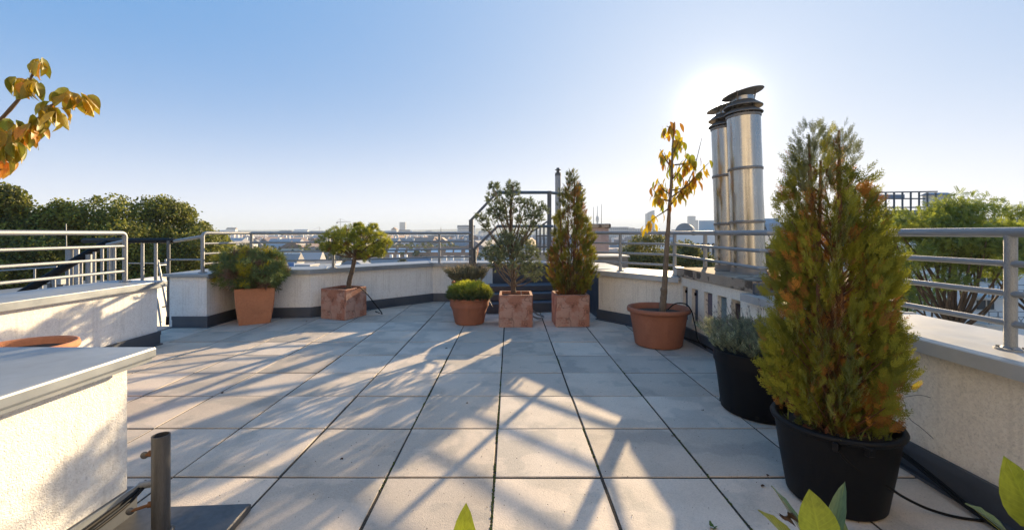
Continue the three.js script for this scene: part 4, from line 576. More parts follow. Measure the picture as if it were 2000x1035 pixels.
// foreground laurels
{
  const mats = [bladeMat(0.36, 0.44, 0.04, 0.6, 0.5), bladeMat(0.13, 0.2, 0.06, 0.4, 0.45), bladeMat(0.12, 0.19, 0.10, 0.3, 0.45), bladeMat(0.28, 0.30, 0.04, 0.55, 0.5)];
  const rib = leafMat(0.34, 0.38, 0.08, 0.4, 0.5);
  const leaf = (g, tip, root, w, face, mi, fold = 0.15) => { // a broad pointed leaf from root to tip
    const d = tip.clone().sub(root), len = d.length(), y = d.normalize(), z = face.clone().addScaledVector(y, -face.dot(y)).normalize(), x = y.clone().cross(z), m = part(g, 'leaf', leafGeo(1, w / len * 1.05, fold, 0.12), mats[mi]);
    m.matrixAutoUpdate = true; m.quaternion.setFromRotationMatrix(new THREE.Matrix4().makeBasis(x, y, z)); m.position.copy(root); m.scale.setScalar(len);
    const r = part(m, 'midrib', cyl(V(0, 0, -0.004), V(0, 0.95, -0.055), 0.007, 0.002, 5), rib); r.userData = {};
  };
  const pot = (g) => roundPot(g, 0.15, 0.11, 0.28, M.clay);
  const A = (x, y, z) => at(x, y, z);
  { const g = thing('potted_laurel', 'laurel with broad bright green leaves rising at the lower right edge', 'potted plant', [0.50, 0, -0.70]); pot(g); g.updateMatrixWorld(true); const l = (v) => g.worldToLocal(v), top = l(A(1600, 1085, 0.72));
    part(g, 'stem', limb([V(0, 0.22, 0), V(0.01, 0.38, 0), top], 0.008, 0.005, 7, 5), M.moss);
    const f = V(-0.35, 0.3, 1);
    leaf(g, l(A(1584, 957, 0.72)), l(A(1608, 1075, 0.70)), 0.056, f, 0); leaf(g, l(A(1648, 938, 0.76)), l(A(1628, 1070, 0.73)), 0.026, V(-0.8, 0.1, 0.5), 2, 0.3); leaf(g, l(A(1514, 946, 0.78)), l(A(1580, 1060, 0.74)), 0.022, V(0.7, 0.6, 0.4), 2, 0.3); leaf(g, l(A(1491, 993, 0.70)), l(A(1570, 1080, 0.72)), 0.026, V(0.3, 0.8, 0.5), 3, 0.2); leaf(g, l(A(1650, 1012, 0.74)), l(A(1622, 1085, 0.72)), 0.036, V(-0.4, 0.3, 0.9), 1);
    for (const [x, y] of [[1540, 1120], [1680, 1100], [1620, 1140], [1560, 1180]]) leaf(g, l(A(x, y, 0.66)), l(A(1600, 1130, 0.72)), 0.05, V(0, 1, 0.5), R() * 4 | 0); part(g, 'dry_leaf', leafGeo(0.035, 0.02, 0.5, 1.4).rotateZ(2.4).translate(...l(A(1548, 1000, 0.755)).toArray()), leafMat(0.07, 0.045, 0.03, 0.1)); }
  { const g = thing('potted_laurel', 'laurel with a large pointed leaf cut off by the right edge of the view', 'potted plant', [0.92, 0, -0.72]); pot(g); g.updateMatrixWorld(true); const l = (v) => g.worldToLocal(v), top = l(A(2020, 1070, 0.74));
    part(g, 'stem', limb([V(0, 0.22, 0), V(0, 0.4, 0), top], 0.008, 0.005, 7, 5), M.moss);
    leaf(g, l(A(1968, 897, 0.74)), l(A(2032, 1040, 0.74)), 0.06, V(-0.6, 0.15, 0.8), 0); leaf(g, l(A(1976, 910, 0.80)), l(A(2060, 1010, 0.76)), 0.05, V(-0.4, 0.4, 0.8), 1); leaf(g, l(A(1899, 977, 0.70)), l(A(1985, 1060, 0.73)), 0.024, V(0.5, 0.8, 0.4), 2, 0.3); leaf(g, l(A(2060, 940, 0.72)), l(A(2030, 1060, 0.74)), 0.05, V(0, 0.4, 1), 3);
    leaf(g, l(A(1895, 1030, 0.70)), l(A(1990, 1090, 0.73)), 0.03, V(0.2, 1, 0.3), 1); }
  { const g = thing('potted_laurel', 'single upright bright leaf tip poking up at the bottom middle', 'potted plant', [-0.08, 0, -0.74]); pot(g); g.updateMatrixWorld(true); const l = (v) => g.worldToLocal(v);
    part(g, 'stem', limb([V(0, 0.22, 0), V(0, 0.4, 0), l(A(908, 1110, 0.74))], 0.007, 0.004, 7, 5), M.moss);
    leaf(g, l(A(908, 986, 0.74)), l(A(910, 1100, 0.74)), 0.042, V(-0.2, 0.2, 1), 0); leaf(g, l(A(840, 1075, 0.68)), l(A(905, 1130, 0.74)), 0.04, V(0.2, 0.8, 0.5), 1); leaf(g, l(A(980, 1072, 0.70)), l(A(912, 1130, 0.74)), 0.04, V(-0.2, 0.8, 0.5), 3); }
}

// ------------------------------------------------------------------ parasol stand, hoses, litter
{
  const g = thing('parasol_stand', 'dark steel parasol tube with wing screws on a square base plate', 'parasol stand', [-1.262, 0, -1.55]);
  const h = 0.408, r = 0.028;
  part(g, 'tube', lathe([[r, 0.035], [r, h], [r - 0.003, h + 0.001], [r - 0.004, h - 0.001], [r - 0.004, 0.1]], 28), M.standSteel);
  for (const [y, a, len] of [[0.345, 2.9, 0.022], [0.165, 2.75, 0.06]]) { const d = V(Math.cos(a), 0, Math.sin(a)), o = d.clone().multiplyScalar(r), e = d.clone().multiplyScalar(r + len); const s = part(g, 'wing_screw', [cyl(V(o.x, y, o.z), V(e.x, y - len * 0.18, e.z), 0.0055, 0.0055, 8), cyl(V(o.x * 0.95, y, o.z * 0.95), V(o.x * 1.35, y, o.z * 1.35), 0.011, 0.011, 6)], M.rust); part(s, 'screw_head', new THREE.SphereGeometry(0.013, 12, 8).scale(1, 1, 0.45).rotateY(0.5).translate(e.x, y - len * 0.18, e.z), M.standSteel); }
  part(g, 'base_plate', [bbox(0.47, 0.035, 0.42, -0.02, 0.018, 0.02, 0.005, 0.06)], M.standSteel);
  part(g, 'socket', lathe([[r + 0.012, 0.036], [r + 0.012, 0.06], [r + 0.002, 0.065]], 24), M.standSteel);
}
{
  const h = thing('irrigation_hose', 'black irrigation hose with a grey connector along the left foreground block', 'hose');
  part(h, 'hose', tube([V(-1.455, 0.11, 0.3), V(-1.455, 0.115, -0.7), V(-1.452, 0.118, -1.2), V(-1.452, 0.125, -1.55), V(-1.452, 0.135, -1.67), V(-1.46, 0.142, -1.72)], 0.008, 8, 60), M.black);
  part(h, 'hose', tube([V(-1.435, 0.10, 0.3), V(-1.436, 0.105, -0.7), V(-1.434, 0.11, -1.2), V(-1.434, 0.12, -1.6), V(-1.44, 0.14, -1.69)], 0.006, 8, 60), M.black);
  part(h, 'connector', [cyl(V(-1.46, 0.142, -1.69), V(-1.41, 0.15, -1.70), 0.014, 0.016, 12), cyl(V(-1.41, 0.15, -1.70), V(-1.392, 0.153, -1.703), 0.011, 0.011, 10)], M.galv);
  part(h, 'clip', [bbox(0.03, 0.06, 0.015, -1.462, 0.09, -1.45, 0.003)], M.rust);
  const k = thing('irrigation_hose', 'pair of black hoses lying along the right parapet flashing', 'hose');
  for (const o of [0, 0.018]) part(k, 'hose', tube([V(1.91 - o, 0.085, -2.95), V(1.905 - o, 0.09, -2.4), V(1.90 - o, 0.075, -2.1), V(1.885 - o, 0.05, -1.9), V(1.875 - o, 0.02, -1.74), V(1.87 - o, 0.012, -1.4), V(1.88 - o, 0.012, -0.9)], 0.007, 7, 60), M.black);
  const t = thing('irrigation_hose', 'thin black drip tube crossing the front of the black bucket to the floor', 'hose');
  part(t, 'hose', tube([V(1.28, 0.35, -1.68), V(1.285, 0.28, -1.67), V(1.36, 0.21, -1.655), V(1.46, 0.155, -1.665), V(1.56, 0.09, -1.70), V(1.68, 0.03, -1.72), V(1.78, 0.006, -1.71), V(1.90, 0.006, -1.68)], 0.0055, 7, 70), M.black);
  const u = thing('irrigation_hose', 'thin drip tube hanging over the rim of the cherry pot to the floor', 'hose');
  part(u, 'hose', tube([at(1305, 604, 4.4), at(1320, 593, 4.3), at(1340, 594, 4.22), at(1350, 605, 4.18), at(1358, 635, 4.16), at(1366, 668, 4.12), at(1380, 680, 4.1)], 0.006, 7, 60), M.black);
  const u2 = thing('irrigation_hose', 'black hose lying at the foot of the flue housing', 'hose'); part(u2, 'hose', tube([V(1.86, 0.02, -4.6), V(1.86, 0.06, -4.2), V(1.87, 0.055, -3.9), V(1.88, 0.02, -3.5)], 0.008, 7, 50), M.black);
  const w = thing('irrigation_hose', 'drip tube running from the leaning pine box to the floor', 'hose'); part(w, 'hose', tube([V(-2.11, 0.37, -5.82), V(-2.04, 0.405, -5.80), V(-1.98, 0.34, -5.85), V(-1.88, 0.16, -5.95), V(-1.80, 0.012, -6.02), V(-1.95, 0.01, -6.2)], 0.007, 7, 60), M.black);
  const w2 = thing('irrigation_hose', 'grey hose coiled on the floor between the two stained boxes', 'hose'); part(w2, 'hose', tube([at(1040, 606, 5.5), at(1050, 614, 5.6), at(1062, 618, 5.7), at(1052, 622, 5.55), at(1040, 617, 5.4), at(1032, 612, 5.5)], 0.011, 8, 60), M.galv);
  const w3 = thing('plant_stake', 'thin white stick leaning beside the heather pot', 'stick'); part(w3, 'stick', cyl(at(953, 583, 5.5), at(963, 600, 5.4), 0.004, 0.003, 6), M.alu);
}
{ // litter
  setSeed(61);
  const lg = leafGeo(1, 0.5, 0.3, 1.3), m = [leafMat(0.05, 0.03, 0.02, 0.1, 0.9), leafMat(0.26, 0.13, 0.05, 0.2, 0.9)];
  const spots = [[871, 680, 'curled dark leaf on the slabs in front of the heather pot', 0], [910, 788, 'dark leaf scrap lying near the middle of the terrace', 0], [1313, 853, 'brown crumb of leaf on the shaded slab right of the lit patch', 0], [1405, 715, 'orange dry leaf beside the black lavender pot', 1], [1375, 803, 'dark leaf bit on the slab left of the black lavender pot', 0], [1495, 951, 'dark curled leaf left of the big black bucket', 0], [1497, 928, 'small dark leaf on the joint left of the big black bucket', 0], [437, 767, 'dark leaf on the sunlit slab near the left block', 0], [600, 628, 'brown dry leaf at the foot of the tall terracotta planter', 1], [668, 895, 'tiny dark leaf on the slab left of the bottom middle', 0]];
  for (const [x, y, label, k] of spots) { const Z = F * EYE / (y - CY), o = part(scene, 'fallen_leaf', lg, m[k]); tag(o, label, 'fallen leaf'); o.position.set((x - CX) / F * Z, 0.004, -Z); o.scale.setScalar(0.028 + 0.005 * (Z > 3 ? 3 : 0)); o.rotation.set(-1.4, 0, R() * 6.28); }
  const q = []; blade(q, V(0, 0, 0), V(0.5, 0.6, 0.2).normalize(), V(0, 0, 1), 0.06, 0.01); const sp = thing('weed', 'small green weed in the slab joint at the bottom right', 'weed', [0.78, -0.005, -1.66]); const qq = []; for (let k = 0; k < 14; k++) { const d = V(rr(-1, 1), rr(0.3, 0.8), rr(-1, 1)).normalize(); blade(qq, V(0, 0, 0), d, V(d.z, 0, -d.x).normalize(), rr(0.015, 0.035), 0.006); } part(sp, 'leaves', fromTris(qq), leafMat(0.08, 0.16, 0.03));
  const dry = thing('dry_stalk', 'thin dry stalk with a curled leaf standing before the right parapet', 'dry stalk'); part(dry, 'stem', [tube([at(1770, 775, 1.95), at(1800, 772, 1.97), at(1835, 782, 1.99)], 0.0012, 4, 16), tube([at(1768, 785, 1.95), at(1776, 815, 1.95), at(1800, 835, 1.96), at(1830, 862, 1.97), at(1860, 895, 1.97)], 0.0012, 4, 24)], M.bark); part(dry, 'curled_leaf', leafGeo(0.022, 0.03, 0.5, 1.6).rotateZ(1.2).translate(...at(1846, 783, 1.99).toArray()), m[0]);
}

// ------------------------------------------------------------------ trees beyond the terrace
const GROUND = -20;
function tree(name, label, o) {
  const g = thing(name, label, 'tree', [o.x, 0, -o.z], 0, o.group); setSeed(o.seed); const br = [], list = [], cl = [];
  for (let k = 0; k < o.clumps; k++) { const d = rdir(), r = k % 4 === 0 ? rr(0.1, 0.6) : rr(0.65, 1); if (d.y < -0.55) d.y *= -0.6; cl.push(V(d.x * o.rx * r, o.cy + d.y * o.ry * r, d.z * (o.rz ?? o.rx) * r)); }
  const fork = V(0, o.cy - o.ry * (o.fork ?? 0.8), 0);
  part(g, 'trunk', limb([V(0, GROUND, 0), V(rr(-0.2, 0.2), lerp(GROUND, fork.y, 0.5), rr(-0.2, 0.2)), fork], o.tr, o.tr * 0.7, 10, 6), M.bark);
  cl.forEach((c, i) => { if (i % (o.limbs ?? 2)) return; const m = fork.clone().lerp(c, 0.5).add(V(rr(-0.3, 0.3), -0.2 * o.ry * 0.3, rr(-0.3, 0.3))); br.push(limb([fork, m, c], o.tr * (o.thin ?? 0.32), 0.02, 6, 4)); });
  part(g, 'branches', br, M.bark);
  for (const c of cl) { const cr = o.cr * rr(0.65, 1.15), tone = R(), flat = o.flat ?? 0.75; for (let k = 0; k < o.n; k++) { const d = rdir(), p = c.clone().add(V(d.x, d.y * flat, d.z).multiplyScalar(cr * Math.pow(R(), 0.4))); list.push([p, rdir(), rr(o.leaf * 0.75, o.leaf * 1.25), tint(o.dark, o.light, clamp(0.25 * tone + 0.75 * R(), 0, 1)), R() * 6]); } }
  scatter(g, 'crown', o.geo ?? G.cluster, o.mat ?? white.t, list); return g;
}
const oak = { dark: [0.045, 0.065, 0.014], light: [0.38, 0.38, 0.055] };
const px = (x, Z) => (x - CX) / F * Z;
tree('broadleaf_tree', 'dark green broadleaf tree at the far left behind the railing', { x: px(105, 17), z: 17, rx: 2.5, ry: 4.4, rz: 2.6, cy: -0.95, clumps: 60, n: 360, cr: 0.95, leaf: 0.23, tr: 0.3, seed: 71, ...oak });
tree('broadleaf_tree', 'dark green broadleaf tree second from the left, ending above the cut railing', { x: px(300, 19), z: 19, rx: 2.9, ry: 4.8, rz: 3, cy: -2.35, clumps: 66, n: 340, cr: 1.0, leaf: 0.23, tr: 0.3, seed: 72, ...oak });
tree('broadleaf_tree', 'shaded tree filling the gap behind the black stair railing', { x: px(205, 24), z: 24, rx: 5, ry: 4.6, rz: 3, cy: -4.3, clumps: 60, n: 330, cr: 1.3, leaf: 0.26, tr: 0.3, seed: 73, ...oak });
tree('broadleaf_tree', 'left edge tree partly out of view beyond the parapet', { x: px(-30, 15), z: 15, rx: 2.0, ry: 4, cy: -2.9, clumps: 36, n: 330, cr: 1.0, leaf: 0.2, tr: 0.28, seed: 74, ...oak });
const loc = { dark: [0.12, 0.165, 0.03], light: [0.42, 0.47, 0.065], geo: G.pinnate, mat: white.soft, flat: 0.5 };
tree('locust_tree', 'airy locust tree with feathery leaves and forked dark trunk behind the right railing', { x: px(1862, 13), z: 13, rx: 2.2, ry: 1.8, rz: 2.0, cy: 0.5, clumps: 74, n: 210, cr: 0.6, leaf: 0.17, tr: 0.16, fork: 1.35, limbs: 2, thin: 0.22, seed: 75, ...loc });
tree('locust_tree', 'small airy tree left of the locust tree, half hidden by the big thuja', { x: px(1775, 17), z: 17, rx: 1.5, ry: 1.7, cy: -1.7, clumps: 16, n: 110, cr: 0.6, leaf: 0.18, tr: 0.13, fork: 1.3, limbs: 3, seed: 76, ...loc });
tree('locust_tree', 'feathery tree at the right edge of the view beyond the railing', { x: px(2040, 14), z: 14, rx: 1.8, ry: 1.6, cy: 0.45, clumps: 26, n: 160, cr: 0.8, leaf: 0.18, tr: 0.15, fork: 1.4, limbs: 3, seed: 77, ...loc });
const mid = { dark: [0.10, 0.115, 0.035], light: [0.30, 0.28, 0.08] };
tree('broadleaf_tree', 'olive green tree behind the railing left of the young cherry trunk', { x: px(1262, 24), z: 24, rx: 1.7, ry: 2.6, cy: -1.55, clumps: 44, n: 80, cr: 0.6, leaf: 0.25, tr: 0.15, seed: 78, ...mid });
tree('broadleaf_tree', 'olive green tree behind the railing between cherry trunk and white facade', { x: px(1338, 22), z: 22, rx: 1.35, ry: 2.5, cy: -1.45, clumps: 46, n: 85, cr: 0.55, leaf: 0.25, tr: 0.15, seed: 79, ...mid });
tree('broadleaf_tree', 'green tree right of the steel flues in front of the metal-roofed house', { x: px(1520, 20), z: 20, rx: 1.2, ry: 2.2, cy: -1.2, clumps: 34, n: 130, cr: 0.6, leaf: 0.25, tr: 0.15, seed: 80, ...mid, light: [0.19, 0.21, 0.04] });
tree('broadleaf_tree', 'low green tree top just above the flue slab', { x: px(1400, 19), z: 19, rx: 1.2, ry: 1.4, cy: -2.0, clumps: 14, n: 110, cr: 0.6, leaf: 0.25, tr: 0.12, seed: 81, ...mid });

// ------------------------------------------------------------------ the city
{
  const gnd = part(scene, 'ground', new THREE.CircleGeometry(4200, 64).rotateX(-Math.PI / 2).translate(0, GROUND, 0), std({ color: RGB(0.16, 0.17, 0.15), roughness: 1 })); tag(gnd, 'city ground far below the terrace', null, null, 'structure');
  // far hills
  const q = [], n = 160; for (let i = 0; i < n; i++) { const f = (k) => { const a = lerp(-1.25, 1.25, k / n); const h = 6 + 34 * pfbm(k / n, 0.3, 7, 4, 300) + 22 * smooth(0.38, 0.52, k / n) * (1 - smooth(0.52, 0.6, k / n)); return [Math.sin(a) * 2900, h, -Math.cos(a) * 2900]; }; const a = f(i), b = f(i + 1), a0 = [a[0] * 0.8, GROUND, a[2] * 0.8], b0 = [b[0] * 0.8, GROUND, b[2] * 0.8], a2 = [a[0] * 1.3, GROUND, a[2] * 1.3], b2 = [b[0] * 1.3, GROUND, b[2] * 1.3]; q.push(...a0, ...b0, ...b, ...a0, ...b, ...a, ...a, ...b, ...b2, ...a, ...b2, ...a2); }
  const hills = part(scene, 'hills', fromTris(q), std({ color: RGB(0.07, 0.09, 0.07), roughness: 1 })); tag(hills, 'long wooded hills on the hazy horizon', null, null, 'structure');
}
const CM = { wall: [[0.72, 0.70, 0.66], [0.62, 0.60, 0.56], [0.75, 0.72, 0.62], [0.55, 0.50, 0.45], [0.66, 0.52, 0.44]].map((c) => std({ color: RGB(...c), roughness: 0.95 })), roof: [[0.27, 0.17, 0.13], [0.22, 0.22, 0.23], [0.30, 0.21, 0.17], [0.28, 0.27, 0.27], [0.40, 0.40, 0.41], [0.20, 0.24, 0.30]].map((c) => std({ color: RGB(...c), roughness: 0.75 })), glass: std({ color: RGB(0.06, 0.075, 0.09), roughness: 0.2 }), white: std({ color: RGB(0.8, 0.8, 0.79), roughness: 0.8 }), tower: std({ color: RGB(0.18, 0.22, 0.27), roughness: 0.35 }), orange: std({ color: RGB(0.42, 0.2, 0.11), map: T.clay, roughness: 0.9 }), blue: std({ color: RGB(0.06, 0.2, 0.45), roughness: 0.6 }), pink: std({ color: RGB(0.52, 0.28, 0.25), roughness: 0.9 }) };
function gable(w, h, d, ridgeX = true) { const a = w / 2, b = d / 2, q = ridgeX ? [[-a, 0, b], [a, 0, b], [a, h, 0], [-a, 0, b], [a, h, 0], [-a, h, 0], [a, 0, -b], [-a, 0, -b], [-a, h, 0], [a, 0, -b], [-a, h, 0], [a, h, 0], [a, 0, b], [a, 0, -b], [a, h, 0], [-a, 0, -b], [-a, 0, b], [-a, h, 0]] : [[a, 0, b], [a, 0, -b], [0, h, -b], [a, 0, b], [0, h, -b], [0, h, b], [-a, 0, -b], [-a, 0, b], [0, h, b], [-a, 0, -b], [0, h, b], [0, h, -b], [-a, 0, b], [a, 0, b], [0, h, b], [a, 0, -b], [-a, 0, -b], [0, h, -b]]; return boxUV(fromTris(q.flat())); }
function house(name, label, x0, x1, ytop, Z, o = {}) {      // eaves at ytop, from x0 to x1 in the view, at distance Z
  const w = (x1 - x0) / F * Z, c = at((x0 + x1) / 2, ytop, Z), d = o.d ?? w * 0.7, g = thing(name, label, o.cat ?? 'building', [c.x, 0, c.z - d / 2], o.turn ?? 0, o.group), H = c.y - GROUND;
  part(g, 'wall', boxUV(box(w, H, d, 0, GROUND + H / 2, 0)), o.wall ?? CM.wall[0]);
  const rh = o.roofH ?? 3;
  if (rh && o.flat) part(g, 'roof', bbox(w + 0.4, 0.5, d + 0.4, 0, c.y + 0.25, 0, 0.05), o.roof ?? CM.roof[4]); else if (rh) part(g, 'roof', gable(w + 0.6, rh, d + 0.6, o.ridgeX ?? true).translate(0, c.y + 0.02, 0), o.roof ?? CM.roof[0]);
  const rows = o.rows ?? 0, cols = o.cols ?? 0, st = o.storey ?? 3.2, ww = w / cols * 0.5;
  const wins = [];
  for (let r = 0; r < rows; r++) for (let k = 0; k < cols; k++) wins.push(box(ww, st * 0.5, 0.16, (k + 0.5) / cols * w - w / 2, c.y - st * (r + 0.62), d / 2 + 0.01));
  for (let r = 0; r < rows; r++) for (const s of [-1, 1]) for (let k = 0; k < 3; k++) wins.push(box(0.16, st * 0.5, d / 7, s * (w / 2 + 0.01), c.y - st * (r + 0.62), (k - 1) * d / 3.4));
  if (wins.length) { if (o.single) wins.slice(0, rows * cols).forEach((q, i) => part(g, 'window', q, CM.glass)); else part(g, 'windows', wins, CM.glass, 'stuff'); }
  (o.chim ?? []).forEach((t) => part(g, 'chimney', box(0.9, 2.6, 0.9, t * w, c.y + rh * 0.5 + 0.8, 0), CM.white));
  return g;
}
house('house', 'grey-roofed house with white chimneys below the railing right of the dwarf pine', 532, 578, 513, 150, { roof: CM.roof[3], roofH: 3.4, rows: 3, cols: 9, chim: [-0.45, -0.3, -0.1, 0.05, 0.2, 0.32, 0.45] });
house('house', 'pale house with a grey hipped roof and white chimneys left of the pine box', 579, 622, 511, 165, { roof: CM.roof[4], roofH: 4, rows: 3, cols: 8, chim: [-0.42, -0.2, 0.1, 0.3] });
house('house', 'white house with a flat top seen under the lowest rail left of the leaning pine', 616, 655, 514, 120, { flat: true, rows: 2, cols: 6, wall: CM.white, single: true });
house('house', 'low white building with a bright blue panel below the back left railing', 548, 604, 521, 105, { flat: true, wall: CM.wall[0], rows: 1, cols: 6 });
{ const g = thing('billboard', 'bright blue panel between the roofs below the back left railing', 'panel'); const c = at(568, 518, 104); part(g, 'panel', bbox(1.5, 1.2, 0.3, c.x, c.y, c.z, 0.03), CM.blue); part(g, 'post', box(0.3, 20, 0.3, c.x, c.y - 10.5, c.z - 0.3), CM.wall[3]); }
house('house', 'pink-walled block rising among the trees left of the leaning pine', 573, 594, 477, 420, { flat: true, wall: CM.pink, rows: 4, cols: 5, d: 18 });
house('house', 'long low red-roofed hall in front of the pink-walled block', 574, 625, 492, 330, { wall: CM.pink, roof: CM.roof[2], roofH: 4, rows: 1, cols: 8 });
house('house', 'big blue-grey metal roof behind the trunk of the leaning pine', 655, 718, 524, 95, { roof: CM.roof[5], roofH: 2.2, rows: 1, cols: 5, ridgeX: false });
house('apartment_block', 'long pale blue-white slab block with window bands behind the skylight roof', 752, 838, 472, 470, { flat: true, rows: 6, cols: 26, d: 18, wall: CM.wall[0] });
house('apartment_block', 'lower pale slab block continuing right toward the guard frame', 839, 928, 478, 480, { flat: true, rows: 5, cols: 24, d: 18, wall: CM.wall[1] });
{ // long orange roof with skylights
  const g = house('row_house', 'long building with orange-brown roof and a line of bright skylights', 705, 930, 503, 190, { roof: CM.orange, roofH: 4.6, rows: 3, cols: 34, d: 14 });
  const c = at(817, 503, 190), w = 225 / F * 190; for (const x of [760, 780, 799, 823, 846, 875, 892, 914]) { const s = part(g, 'skylight', box(3.1, 0.2, 3.0), CM.white); s.rotation.x = 0.585; s.position.set((x - 817.5) / F * 190, c.y + 3.0, 3.2); }
}
house('house', 'dark-roofed house with a sloping gable under the orange roof', 795, 838, 519, 130, { roof: CM.roof[5], roofH: 2.4, rows: 1, cols: 5 });
house('house', 'white house with many chimneys under the orange roof, left of the dark gable', 722, 792, 517, 140, { roof: CM.roof[3], roofH: 2, rows: 2, cols: 12, chim: [-0.3, 0.0, 0.2, 0.42] });
house('house', 'pale house with an orange awning right of the dark gable', 840, 885, 520, 125, { roof: CM.roof[2], roofH: 1.6, rows: 1, cols: 8, chim: [0.1, 0.4] });
house('house', 'pale house roof in front of the left guard frame post', 886, 960, 519, 128, { roof: CM.roof[3], roofH: 1.5, rows: 2, cols: 10, chim: [-0.3, -0.1, 0.25] });
house('house', 'grey roofs seen through the guard frame behind the juniper', 962, 1045, 517, 118, { roof: CM.roof[3], roofH: 1.8, rows: 1, cols: 9, chim: [-0.35, -0.05, 0.3] });
house('apartment_block', 'hazy pale blue high-rise slab right of the brick chimney stack', 1192, 1228, 444, 520, { flat: true, rows: 12, cols: 9, wall: CM.wall[1], d: 14 });
house('apartment_block', 'second hazy slab stepping down behind the cherry branch', 1229, 1256, 447, 600, { flat: true, rows: 12, cols: 8, wall: CM.wall[1], d: 14 });
house('house', 'white low building with a bright roof edge between the olive trees', 1277, 1302, 468, 160, { flat: true, rows: 3, cols: 5, wall: CM.white });
{ const g = house('apartment_block', 'white gridded facade with a dark barrel roof left of the steel flues', 1369, 1500, 449, 38, { roofH: 0, wall: CM.white, d: 9, rows: 6, cols: 14, single: true, turn: -0.43 }); const c = at(1386, 449, 38); const b = new THREE.CylinderGeometry(0.78, 0.78, 9, 20, 1, false, 0, Math.PI).rotateZ(Math.PI / 2).rotateY(Math.PI / 2); part(g, 'barrel_roof', b.translate((1386 - 1434.5) / F * 38, c.y - 0.15, 0), M.coping); part(g, 'penthouse', boxUV(box(3.8, 1.2, 5, 0.9, c.y + 0.3, 0)), CM.wall[1]); }
{ const g = house('house', 'house with a blue-grey standing-seam roof and brown roof box right of the flues', 1482, 1560, 452, 40, { roof: M.coping, roofH: 1.3, wall: CM.wall[0], rows: 4, cols: 6, d: 8, turn: -0.55 }); const c = at(1505, 440, 40); part(g, 'roof_box', bbox(1.3, 0.7, 1, 0, c.y + 0.5, -1, 0.03), CM.wall[3]); for (let k = 0; k < 12; k++) part(g, 'roof_seam', box(0.05, 0.06, 4.6, (k - 5.5) * 0.31, at(0, 452, 40).y + 0.72, 2.1).rotateX(0), M.coping); }
{ // white building with balconies at the right
  const Z = 22, g = house('apartment_block', 'white apartment block with dark windows and criss-cross balcony rails behind the locust tree', 1700, 2120, 446, Z, { roofH: 0.5, flat: true, wall: CM.white, d: 8 });
  for (const [x, y, w, h] of [[1925, 543, 32, 16], [1925, 595, 32, 20], [1830, 598, 12, 20], [1768, 520, 28, 16], [1768, 575, 24, 18], [1990, 480, 28, 18], [1860, 470, 24, 18]]) { const c = at(x, y, Z), ww = w * 2 / F * Z * 0.5, hh = h * 2 / F * Z * 0.5, lx = c.x - g.position.x, win = part(g, 'window', box(ww, hh, 0.08, lx, c.y, 4.02), CM.glass); part(win, 'frame', [box(0.05, hh, 0.12, lx, c.y, 4.03), box(ww + 0.1, 0.06, 0.14, lx, c.y + hh / 2, 4.03), box(ww + 0.1, 0.06, 0.14, lx, c.y - hh / 2, 4.03)], CM.wall[1]); }
  for (const y of [564, 614]) { const c = at(1928, y, Z), lx = c.x - g.position.x, b = part(g, 'balcony', [box(2.0, 0.1, 0.9, lx, c.y - 0.36, 4.5)], CM.wall[1]); const rl = []; for (let k = -2; k <= 2; k++) rl.push(box(0.035, 0.62, 0.035, lx + k * 0.45, c.y, 4.93)); rl.push(box(1.9, 0.04, 0.04, lx, c.y + 0.3, 4.93), box(1.9, 0.03, 0.03, lx, c.y + 0.05, 4.93)); for (let k = -2; k < 2; k++) for (const s of [-1, 1]) { const p = box(0.02, 0.6, 0.02).rotateZ(s * 0.7).translate(lx + (k + 0.5) * 0.45, c.y - 0.15, 4.93); rl.push(p); } part(b, 'balcony_rail', rl, M.galv); }
}
{ // roof pergola
  const Z = 30, g = house('apartment_block', 'building with a dark rooftop pergola and blue slanted roof behind the big thuja', 1700, 1835, 424, Z, { roofH: 0, wall: CM.white, d: 7 }); const A = (x, y, dz = 0) => { const p = at(x, y, Z + dz); p.x -= g.position.x; p.z -= g.position.z; return p; };
  for (const dz of [0.2, 2.5]) for (let k = 0; k < 8; k++) { const x = 1715 + k * 16.3; part(g, 'pergola_post', cyl(A(x, 376, dz), A(x, 424, dz), 0.06, 0.06, 6), M.frame); }
  for (const dz of [0.2, 2.5]) part(g, 'pergola_beam', cyl(A(1712, 376, dz), A(1832, 374, dz), 0.05, 0.05, 6), M.frame); for (const y of [388, 405]) part(g, 'pergola_beam', cyl(A(1712, y, 0.2), A(1808, y, 0.2), 0.05, 0.05, 6), M.frame);
  part(g, 'screen', [box(2.9, 0.35, 0.1, A(1765, 381).x, A(0, 381).y, A(0, 0, 1.5).z)], CM.roof[5]);
  part(g, 'slanted_roof', box(5.4, 0.12, 2.2).rotateX(0.7).translate(A(1765, 425).x, A(0, 425).y - 0.2, 3.6), CM.roof[5]);
}
house('house', 'distant dark roof line left of the locust crown top', 1826, 1860, 381, 60, { roof: CM.roof[5], roofH: 0.4, wall: CM.wall[1] });
